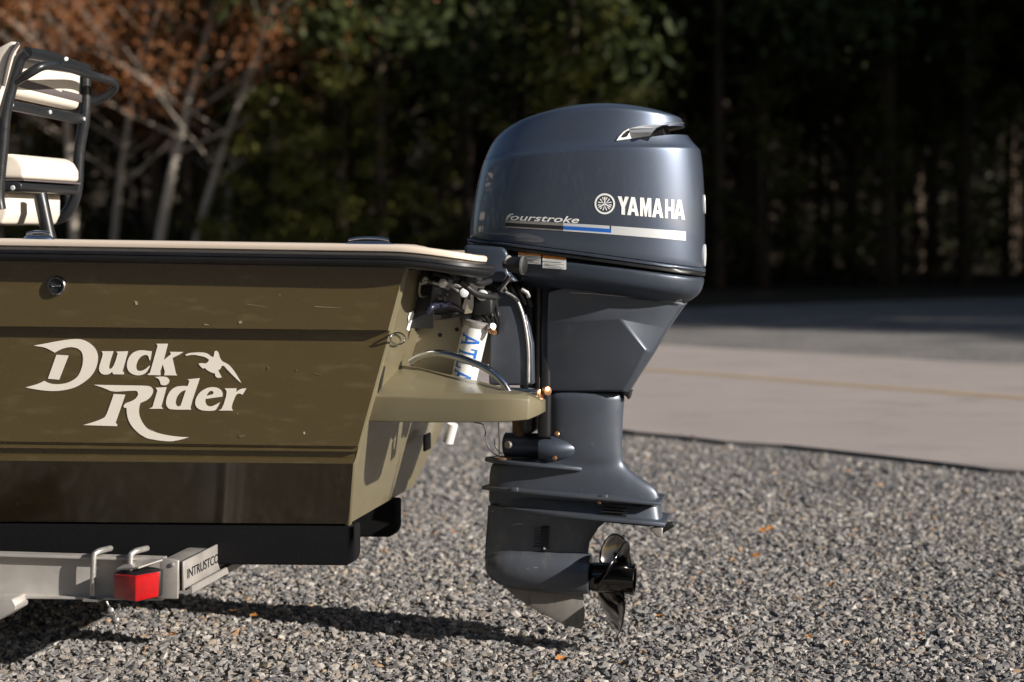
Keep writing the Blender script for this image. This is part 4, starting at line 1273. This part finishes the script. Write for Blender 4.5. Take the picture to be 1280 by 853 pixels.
prism('trim_tab', ppx([(812, 655), (841, 652), (844, 656), (842, 659), (826, 668), (822, 662)], 0), -.008, .008, 'black_matt', motor, .003)
prism('anode', ppx([(812, 660), (829, 659), (828, 672), (820, 670)], 0), -.012, .012, 'galv', motor, .003)
# ---- gear leg, torpedo, skeg
kg = dict(ef=2.0, er=1.8, n=32, xm=.4)
gl = [px_ring((610, 632), (760, 650), .034, **kg), px_ring((609, 650), (748, 660), .032, **kg), px_ring((607, 675), (737, 678), .030, **kg), px_ring((606, 697), (734, 700), .032, **kg), px_ring((607, 712), (734, 714), .034, **kg)]
v, f = loft(gl); link_mesh('gear_leg', v, f, 'leg_worn', motor, smooth=True, auto=60)
tc = [P(606, 706, 0), P(738, 717.5, 0)]
tax = (tc[1] - tc[0]).normalized(); tl = (tc[1] - tc[0]).length
prof = [(0, .002), (.004, .017), (.012, .030), (.026, .043), (.05, .055), (.085, .0635), (.13, .067), (.20, .0685), (tl * .82, .0675), (tl * .95, .064), (tl, .060), (tl + .001, .045), (tl - .004, .004)]
lathe('gearcase', prof, tc[0], tax, 'leg_worn', motor, 36, auto=35)
sk = ppx([(628, 730), (640, 742), (660, 757), (684, 770), (706, 781.5), (728, 786), (731, 770), (730, 752), (728, 738)], 0)
nsk = len(sk)
cxs = [Vector((x, 0, z)) for x, z in sk]
V = []
for p in cxs:
    k = .008 if p.z > .17 else .0045
    V.append(Vector((p.x, -k, p.z)))
V += [Vector((p.x, -p.y, p.z)) for p in V]
F2 = [tuple(range(nsk)), tuple(range(2 * nsk - 1, nsk - 1, -1))] + [(i, (i + 1) % nsk, (i + 1) % nsk + nsk, i + nsk) for i in range(nsk)]
link_mesh('skeg', V, F2, 'skeg_worn', motor, bevel=.0015)
# water intake grille
gx0, gx1 = 677.5, 686.5
prism('water_intake', ppx([(677, 658), (687, 658.5), (686, 689), (676, 688.5)], -.031), -.0385, -.02, 'black_matt', motor, .002)
for i in range(7):
    z = 660.5 + 3.8 * i
    prism('intake_bar', ppx([(667, z), (677, z + .4), (677, z + 1.4), (667, z + 1)], -.035), -.0375, -.02, 'leg', motor)
lathe('intake_screw', [(0, .004), (.003, .004), (.004, .002), (.004, .0004)], P(680.5, 685.5, -.0385), (0, -1, 0), 'silver', motor, 10)
# ---- propeller
ha = P(738, 721, 0); hb = P(793, 725, 0)
pax = (hb - ha).normalized(); hl = (hb - ha).length
prop = bpy.data.objects.new('propeller', None)
hubp = [(-.012, .030), (0, .040), (.01, .0445), (hl * .5, .0455), (hl * .85, .0445), (hl, .0475), (hl + .002, .0455), (hl + .001, .036), (hl - .05, .034), (hl - .05, .001)]
hub = lathe('propeller', hubp, ha, pax, 'prop', motor, 36, auto=50)
e1_ = Vector((0, 0, 1)); e1_ = (e1_ - pax * e1_.dot(pax)).normalized(); e2_ = pax.cross(e1_)
pc = ha + pax * (hl * .46)
for kb in range(3):
    base = math.pi + kb * 2 * math.pi / 3 - .26
    nr, nc = 12, 9
    rowsF = []; V = []; F2 = []
    for i in range(nr):
        t = i / (nr - 1); r = .040 + (.170 - .040) * t
        half = math.radians(43) * (math.sqrt(max(0.0, 1 - ((t - .42) / .585) ** 2)) * .92 + .08) * (1.12 - .28 * t)
        skew = math.radians(16) * (t ** 1.5)
        for j in range(nc):
            s = -1 + 2 * j / (nc - 1)
            th = s * half
            ang = base + th + skew
            u = -.40 * th / (2 * math.pi) + .022 * t + .006 * math.cos(s * 1.5)
            V.append(pc + pax * u + (e1_ * math.cos(ang) + e2_ * math.sin(ang)) * r)
    for i in range(nr - 1):
        for j in range(nc - 1):
            a = i * nc + j; F2.append((a, a + 1, a + nc + 1, a + nc))
    b = link_mesh('blade', V, F2, 'prop', hub, smooth=True)
    sd = b.modifiers.new('thick', 'SOLIDIFY'); sd.thickness = .005; sd.offset = 0
    sb = b.modifiers.new('sub', 'SUBSURF'); sb.levels = sb.render_levels = 1

# ---- bracket, swivel and lower mount
cb = ppx([(611, 482), (611, 384), (616, 371), (627, 364.5), (638, 366), (647, 374), (654, 390), (659, 412), (662, 440), (662, 482)], -.16)
prism('clamp_bracket', cb, -.165, -.130, 'leg', motor, .010, 4)
prism('clamp_bracket', cb, .130, .165, 'leg', motor, .010, 4)
tube('bracket_edge', [P(632, 365.5, -.168), P(645, 374.5, -.168), P(652.5, 391, -.168), (P(657.5, 413, -.168)), P(660.5, 440, -.168), P(660.5, 478, -.168)], .0048, 'galv', motor, 8, path=4)
prism('swivel_tube', ppx([(650, 352), (671, 350), (671, 540), (655, 540)], 0), -.06, .06, 'black_matt', motor, .012)
prism('tilt_arm', ppx([(654, 394), (659, 392), (667, 430), (668, 480), (655, 480)], -.1), -.125, -.085, 'leg', motor, .004)
prism('swivel_yoke', ppx([(680, 352), (699, 352), (694, 420), (692, 545), (676, 545), (679, 480)], 0), -.075, .075, 'black_matt', motor, .010)
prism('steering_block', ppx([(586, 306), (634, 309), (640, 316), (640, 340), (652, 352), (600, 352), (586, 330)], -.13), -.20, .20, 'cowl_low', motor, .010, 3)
kb_ = P(640, 333, -.24)
lathe('shift_knob', [(0, .012), (.012, .013), (.016, .022), (.05, .023), (.056, .026), (.064, .026), (.067, .021), (.067, .001)], kb_ + Vector((-.025, .0, .006)), (1, -.12, -.05), 'black_matt', motor, 22)
lathe('knob_rim', [(0, .0265), (.004, .0275), (.008, .0265)], kb_ + Vector((.030, -.007, .003)), (1, -.12, -.05), 'galv', motor, 22)
lathe('shift_clamp', [(0, .015), (.010, .016), (.014, .012), (.014, .001)], P(633, 326, -.24), (.8, -.5, 0), 'galv', motor, 14)
tube('shift_cable', [P(640, 345, -.22), P(632, 356, -.22), P(626, 364, -.21)], .0035, 'galv', motor, 6)
tube('shift_cable', [P(636, 345, -.22), P(628, 356, -.22), P(623, 364, -.21)], .0035, 'black_matt', motor, 6)
tube('cable_sheath', [P(652, 362, -.19), P(659, 366, -.19), P(661, 371, -.18)], .006, 'galv', motor, 8)
for i in range(5):
    tube('motor_hose', [P(615 + 9 * i, 348, -.12 + .02 * i), P(622 + 8 * i, 360, -.17 + .02 * i), P(632 + 8 * i, 372 + 3 * i, -.10)], .010, 'black_matt', motor, 8, path=4)
tube('lower_mount', [P(632, 556, 0), P(676, 557, 0)], .037, 'cowl_low', motor, 22)
lathe('mount_end', [(0, .036), (.006, .033), (.010, .02), (.010, .001)], P(633, 556, 0), (-1, 0, 0), 'black_matt', motor, 18)
lathe('mount_bolt', [(0, .011), (.012, .011), (.012, .001)], P(637, 556, -.038), (-.5, -1, 0), 'galv', motor, 12)
cvp = []
cx0 = P(678, 558, 0); 
prof = [(0, .046), (.02, .048), (.05, .046), (.08, .040), (.105, .031), (.122, .020), (.131, .009), (.133, .001)]
rings = []
for t, r in prof:
    rings.append([cx0 + Vector((t, math.cos(a) * r * 1.75, math.sin(a) * r - t * .02)) for a in [2 * math.pi * k / 28 for k in range(28)]])
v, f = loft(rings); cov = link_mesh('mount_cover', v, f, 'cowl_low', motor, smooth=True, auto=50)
rings = [[p + (p - cx0) * 0 + Vector((-.002, 0, 0)) + (p - Vector((p.x, 0, cx0.z))) * .07 for p in r] for r in rings[:1]]
tube('cover_gasket', [r for r in [cx0 + Vector((t + .003, -math.sqrt(max(0, 1)) * .012 - r * .95, 0)) for t, r in prof[:1]]] + [cx0 + Vector((-.004, -.05, 0))], .003, 'black_matt', motor, 6)
for (a, b) in ((696.5, 543), (693.5, 572)):
    lathe('cover_bolt', [(0, .0075), (.006, .0075), (.008, .005), (.008, .0005)], P(a, b, -.066), (0, -1, .5 if b < 560 else -.5), 'copper', motor, 12)
tube('pivot_post', [P(650, 520, 0), P(650, 549, 0)], .024, 'rust', motor, 16)
lathe('rusty_washer', [(0, .030), (.008, .030), (.010, .020), (.010, .001)], P(629, 575, -.02), (0, 0, 1), 'rust', motor, 18)
for i, pp in enumerate([[(607, 548), (611, 560), (619, 568), (628, 572)], [(618, 548), (620, 560), (628, 568)], [(623, 525), (624, 545), (624, 570)], [(592, 528), (604, 531), (607, 540), (606, 546)]]):
    tube('loose_wire', [P(a, b, -.06) for a, b in pp], .0022, 'black_matt', motor, 6, path=4)

# ================================================================== SEAT
seat = thing('helm_seat', 'cream cushioned helm seat with black tube frame on the boat deck', 'seat', (-1.6, .05, .92))
YN, YF = -.26, .27
RT = .0185
tube('frame_tube', [P(34, 66, YN), P(25, 75, YN), P(16, 103, YN), P(7, 140, YN), P(3, 185, YN), P(-2, 240, YN), P(0, 262, YN)], RT, 'powder', seat, 14, path=5)
tube('frame_tube', [P(107, 88, YF), P(107, 110, YF), P(106, 145, YF), P(99, 190, YF), P(97, 228, YF), P(92, 252, YF), P(78, 271, YF), P(55, 276, YF), P(20, 270, YF)], RT, 'powder', seat, 14, path=5)
tube('top_bar', [P(33, 66, YN), P(60, 71, YN + .18), P(107, 87, YF)], RT, 'powder', seat, 14)
tube('grab_rail', [P(18, 104, YN), P(38, 91, YN - .01), P(56, 82.5, YN + .02), P(80, 84, YN + .14), P(112, 93.5, YF - .12), P(138, 101, YF - .02), P(144, 107, YF + .01), P(139, 116, YF + .02), P(124, 125, YF + .02), P(105, 129, YF)], .0135, 'powder', seat, 12, path=5)
def cushion(name, corners, thick, material, parent, bev=.02, seg=4):
    """corners: 4 points of the face seen; extruded away along -x (forward)"""
    v = [Vector(c) for c in corners] + [Vector(c) + Vector(thick) for c in corners]
    f = [(0, 1, 2, 3), (7, 6, 5, 4)] + [(i, (i + 1) % 4, (i + 1) % 4 + 4, i + 4) for i in range(4)]
    return link_mesh(name, v, f, material, parent, bevel=bev, segs=seg)
ba = [P(20, 66, YN + .03), P(103, 88, YF - .03), P(101, 139, YF - .03), P(10, 119, YN + .03)]
back = cushion('backrest', ba, (-.085, 0, .01), 'vinyl', seat, .022)
lerp = lambda a, b, t: a + (b - a) * t
sv = [lerp(ba[0], ba[3], .56), lerp(ba[1], ba[2], .60), lerp(ba[1], ba[2], .80), lerp(ba[0], ba[3], .76)]
cushion('backrest_band', [p + Vector((.002, d_, 0)) for p, d_ in zip(sv, (-.002, .002, .002, -.002))], (-.089, 0, .01), 'vinyl_grey', back, .001, 1)
lb = [P(13, 125, YN), P(108, 144, YF), P(107, 156, YF), P(12, 137, YN)]
lbar = cushion('lower_bar', lb, (-.02, 0, 0), 'powder', seat, .004, 2)
for t in (.02, .5, .97):
    p = lerp(lerp(lb[0], lb[3], .45), lerp(lb[1], lb[2], .45), t)
    lathe('screw', [(0, .007), (.003, .006), (.004, .0005)], p + Vector((.001, 0, 0)), (1, -.1, 0), 'silver', lbar, 10)
for (a, b) in ((34, 68), (79, 75)):
    lathe('screw', [(0, .007), (.004, .006), (.005, .0005)], P(a, b, YN + .1) + Vector((.018, -.02, .0)), (.6, -.8, 0), 'silver', seat, 10)
# side wing of the backrest, nearest the viewer
v = [P(-6, 62, YN - .03), P(14, 52, YN - .03), P(24, 53, YN - .03), P(15, 70, YN - .03), P(4, 110, YN - .03), P(-8, 150, YN - .03)]
prism('wing_cushion', [(p.x, p.z) for p in v], YN - .04, YN - .005, 'vinyl', seat, .012, 3)
tube('wing_piping', [P(23, 54, YN - .045), P(13, 70, YN - .045), P(4, 108, YN - .045)], .006, 'vinyl_grey', seat, 8, path=4)
sc_ = [P(-30, 190, YN + .05), P(58, 193, YF - .16), P(66, 226, YF - .16), P(-30, 222, YN + .05)]
v = [(P(-60, 195, 0)), P(50, 196, 0), P(60, 201, 0), P(66, 212, 0), P(66, 226, 0), P(-60, 224, 0)]
prism('seat_cushion', [(p.x, p.z) for p in v], -.20, .20, 'vinyl', seat, .012, 3)
prism('seat_piping', [(P(-60, 226, 0).x, P(-60, 225.5, 0).z), (P(66.5, 227, 0).x, P(66, 226.5, 0).z), (P(66.5, 229, 0).x, P(66, 228.5, 0).z), (P(-60, 229, 0).x, P(-60, 228, 0).z)], -.205, .205, 'vinyl_grey', seat)
tube('seat_strut', [P(50, 234, YF - .06), P(97, 234, YF)], .014, 'powder', seat, 12)
v = [P(-60, 229, 0), P(60, 229, 0), P(64, 233, 0), P(63, 240, 0), P(58, 242, 0), P(-60, 240, 0)]
prism('seat_frame', [(p.x, p.z) for p in v], -.205, .205, 'powder', seat, .005)
v = [P(-60, 241, 0), P(44, 241, 0), P(43.5, 268, 0), P(38, 281, 0), P(-60, 282, 0)]
prism('lower_cushion', [(p.x, p.z) for p in v], -.19, .19, 'vinyl', seat, .010, 3)
lathe('screw', [(0, .008), (.003, .007), (.004, .0005)], P(16, 235, -.217), (0, -1, 0), 'silver', seat, 10)
x0, z0 = L(50, 243, -.1); x1, z1 = L(62, 300, -.1)
tube('pedestal_leg', [Vector((x0, -.1, z0)), Vector((x1, -.1, z1)), Vector((x1 + .05, -.1, .92))], .022, 'powder', seat, 12)
tube('pedestal_leg', [Vector((x0 - .25, .1, z0)), Vector((x0 - .22, .1, .92))], .022, 'powder', seat, 12)
tube('pedestal_leg', [Vector((x0 - .3, -.15, z0)), Vector((x0 - .3, -.15, .92))], .022, 'powder', seat, 12)
prism('seat_base', [(x0 - .36, .92), (x1 + .1, .92), (x1 + .1, .935), (x0 - .36, .935)], -.25, .25, 'powder', seat)

# ================================================================== TRAILER
trl = thing('boat_trailer', 'aluminium boat trailer with red tail light under the skiff', 'trailer', (-1.8, 0, 0))
YT = -.70
def ibeam(y, x0, x1, z_top0, z_top1, z_bot0, z_bot1, fl, tk):
    def sec(x, zt, zb): return [Vector((x, y - fl, zt)), Vector((x, y + fl, zt)), Vector((x, y + fl, zt - tk)), Vector((x, y + .004, zt - tk)), Vector((x, y + .004, zb + tk)), Vector((x, y + fl, zb + tk)), Vector((x, y + fl, zb)), Vector((x, y - fl, zb)), Vector((x, y - fl, zb + tk)), Vector((x, y - .004, zb + tk)), Vector((x, y - .004, zt - tk)), Vector((x, y - fl, zt - tk))]
    return loft([sec(x0, z_top0, z_bot0), sec(x1, z_top1, z_bot1)])
(xa, za), (xb, zb) = L(0, 691, YT), L(205, 697, YT)
(xc, zc1), (xd, zd) = L(0, 746, YT), L(205, 749, YT)
kt = (zb - za) / (xb - xa); kbm = (zd - zc1) / (xd - xc)
BX = -4.4
v, f = ibeam(YT, BX, xb, za + kt * (BX - xa), zb, zc1 + kbm * (BX - xc), zd, .024, .007)
beam = link_mesh('frame_beam', v, f, 'alu', trl, bevel=.0015)
v, f = ibeam(-YT, BX, xb, za + kt * (BX - xa), zb, zc1 + kbm * (BX - xc), zd, .024, .007)
link_mesh('frame_beam', v, f, 'alu', trl, bevel=.0015)
for a in (116, 162):
    p0 = P(a, 744, YT - .033); p1 = P(a + 1, 694, YT - .033)
    tube('u_bolt', [p0, p1 + Vector((0, 0, -.01)), p1 + Vector((.004, .004, .004)), p1 + Vector((.012, .02, .009)), p1 + Vector((.02, .07, .007))], .0082, 'galv', trl, 10, path=4)
for a in (116,):
    c = P(a, 750, YT - .033)
    lathe('u_bolt_nut', [(0, .011), (.022, .011), (.026, .007), (.026, .001)], c + Vector((0, 0, .004)), (0, 0, -1), 'black_matt', trl, 6)
    box('u_bolt_plate', (c.x - .022, YT - .05, c.z - .002), (c.x + .026, YT + .05, c.z + .004), 'galv', trl)
# tail light
YL = YT - .075
q = ppx([(142, 717), (172, 720), (201, 713), (200, 744), (172, 753), (142, 748)], YL)
a0, a1, a2 = P(142, 716.5, YL + .015), P(170.5, 719, YL - .012), P(201, 713.5, YL + .022)
b0, b1, b2 = P(142, 748, YL + .015), P(170.5, 753, YL - .012), P(199.5, 746.5, YL + .022)
bk = Vector((0, .045, 0))
v = [a0, a1, a2, b0, b1, b2, a0 + bk, a2 + bk * .8, b0 + bk, b2 + bk * .8]
f = [(0, 1, 4, 3), (1, 2, 5, 4), (2, 7, 9, 5), (0, 3, 8, 6), (0, 6, 7, 2, 1), (3, 4, 5, 9, 8), (6, 8, 9, 7)]
tl_ = link_mesh('tail_light', v, f, 'black_matt', trl, bevel=.002)
sh = Vector((.0, -.006, 0))
def inner(p, c): return p + (c - p) * .05 + sh
cc = (a0 + a2 + b0 + b2) / 4
v = [inner(p, cc) for p in (a0, a1, a2, b0, b1, b2)]; v += [p + Vector((0, .012, 0)) for p in v]
f = [(0, 1, 4, 3), (1, 2, 5, 4), (0, 6, 7, 1), (1, 7, 8, 2), (3, 4, 10, 9), (4, 5, 11, 10), (0, 3, 9, 6), (2, 8, 11, 5), (6, 9, 10, 7), (7, 10, 11, 8)]
link_mesh('red_lens', v, f, 'lens_red', tl_, bevel=.003, segs=3)
link_mesh('light_guard', *(lambda pts: (pts + [p + Vector((0, 0, .004)) for p in pts], [(0, 1, 2, 3), (7, 6, 5, 4)] + [(i, (i + 1) % 4, (i + 1) % 4 + 4, i + 4) for i in range(4)]))([P(145, 713, YL + .01), P(173, 711, YL - .012), P(203, 701, YL + .03), P(170, 699, YT + .01)]), 'alu', trl)
prism('light_bracket', ppx([(199.5, 698), (215, 699.5), (223, 701), (222, 749), (199.5, 749)], YL + .04), YL + .04, YL + .05, 'alu', trl, .002)
lathe('bracket_bolt', [(0, .006), (.004, .006), (.005, .004), (.005, .0005)], P(215.5, 706, YL + .04), (0, -1, 0), 'galv', trl, 10)
# rear cross member and stencil
xm0 = P(222, 703, YT).x
cz1, cz0 = P(222, 700, YT + .05).z, P(224, 738, YT + .05).z
YC = .16
yw = YT + .40
web = [(YT + .03, cz0 + .004), (yw + .03, cz0 + .004), (yw, cz1), (YT + .03, cz1)]
vv = [Vector((xm0, a, b)) for a, b in web] + [Vector((xm0 + .006, a, b)) for a, b in web]
xmem = link_mesh('cross_member', vv, [(0, 1, 2, 3), (7, 6, 5, 4)] + [(i, (i + 1) % 4, (i + 1) % 4 + 4, i + 4) for i in range(4)], 'alu', trl, bevel=.001)
vv = [Vector((x, y, z)) for y in (YT + .03, YC) for x, z in ((xm0 - .05, cz0 - .003), (xm0 + .030, cz0 - .003), (xm0 + .030, cz0 + .016), (xm0 + .024, cz0 + .016), (xm0 + .024, cz0 + .003), (xm0 - .05, cz0 + .003))]
link_mesh('member_flange', vv, [tuple(range(6)), tuple(range(11, 5, -1))] + [(i, (i + 1) % 6, (i + 1) % 6 + 6, i + 6) for i in range(6)], 'alu', xmem)
tvx, tfx = text_shapes('INTRUSTCO', .008, 0, .95)
vx = [Vector((xm0 + .0072, YT + .055 + a * .25, cz0 + .032 + b * .027)) for a, b in tvx]
link_mesh('stencil', vx, tfx, 'black_print', xmem)
box('keel_beam', (BX, YC, cz0 - .002), (xm0 + .02, YC + .07, cz1 - .01), 'alu', trl, .003)
prism('lower_bracket', ppx([(-60, 747), (17, 748), (22, 756), (21, 762), (0, 775), (-60, 790)], YT - .08), YT - .09, YT - .01, 'alu', trl, .003)
for pp in ([(133, 752), (136, 757), (143, 765), (141, 776)], [(148, 755), (150, 762), (144, 768), (146, 778)], [(127, 766), (137, 768), (149, 760)]):
    tube('safety_wire', [P(a, b, YT - .06) for a, b in pp], .0035, 'galv', trl, 8, path=4)
for (a, b) in ((139, 763), (146, 775)):
    lathe('wire_clip', [(0, .008), (.01, .008), (.012, .005), (.012, .0005)], P(a, b, YT - .065), (.2, -1, .3), 'galv', trl, 8)
# carpeted bunks
zb_near = P(445, 708, -.40).z; xb_near = P(445, 700, -.40).x
def hull_bottom(x): return LH.z(x) - .003
box_v = lambda x1, y0, y1, zb: [Vector((BX + .5, y0, hull_bottom(BX + .5) - (.447 - zb))), Vector((BX + .5, y0, hull_bottom(BX + .5))), Vector((BX + .5, y1, hull_bottom(BX + .5))), Vector((BX + .5, y1, hull_bottom(BX + .5) - (.447 - zb)))]
def bunk(x1, y0, y1, zb):
    r0 = box_v(x1, y0, y1, zb)
    zt = hull_bottom(x1)
    r1 = [Vector((x1 - .03, y0, zb)), Vector((x1 - .03, y0, zt)), Vector((x1 - .03, y1, zt)), Vector((x1 - .03, y1, zb))]
    r2 = [Vector((x1 - .008, y0, zb + .012)), Vector((x1 - .008, y0, zt)), Vector((x1 - .008, y1, zt)), Vector((x1 - .008, y1, zb + .012))]
    r3 = [Vector((x1, y0, zb + .034)), Vector((x1, y0, zt)), Vector((x1, y1, zt)), Vector((x1, y1, zb + .034))]
    v, f = loft([r0, r1, r2, r3]); return link_mesh('bunk', v, f, 'carpet', trl, bevel=.008, segs=3)
bunk(xb_near, -.40, -.345, zb_near)
best = min((abs(P(496, 672, y / 100).z - zb_near), y / 100) for y in range(-20, 50))[1]
bunk(P(497, 660, best).x, best, best + .055, zb_near)
for xx in (-1.0, -2.6):
    box('bunk_support', (xx - .03, -.42, cz1 - .012), (xx + .03, .42, zb_near + .006), 'galv', trl)
    box('bunk_crossbar', (xx - .04, YT + .03, cz0 + .004), (xx + .04, -YT - .03, cz1 - .013), 'alu', trl, .003)
# axle and wheels, ahead of the part in view
WX = -2.35
tube('axle', [Vector((WX, -1.0, .27)), Vector((WX, 1.0, .27))], .03, 'galv', trl, 12)
for s in (-1, 1):
    box('spring_hanger', (WX - .05, s * .70 - .025, .27), (WX + .05, s * .70 + .025, zc1 + kbm * (WX - xc) - .001), 'galv', trl)
    w = lathe('wheel', [(-.08, .17), (-.085, .22), (-.075, .262), (-.05, .27), (.05, .27), (.075, .262), (.085, .22), (.08, .17)], Vector((WX, s * .97, .27)), (0, 1, 0), 'tyre', trl, 40)
    lathe('rim', [(-.07, .171), (-.05, .16), (-.03, .05), (-.06, .04), (-.06, .001)], Vector((WX, s * .97, .27)), (0, s, 0), 'galv', w, 28)
    lathe('rim', [(-.075, .171), (-.06, .16), (-.04, .06), (-.075, .045), (-.08, .001)], Vector((WX, s * .97, .27)), (0, -s, 0), 'galv', w, 28)
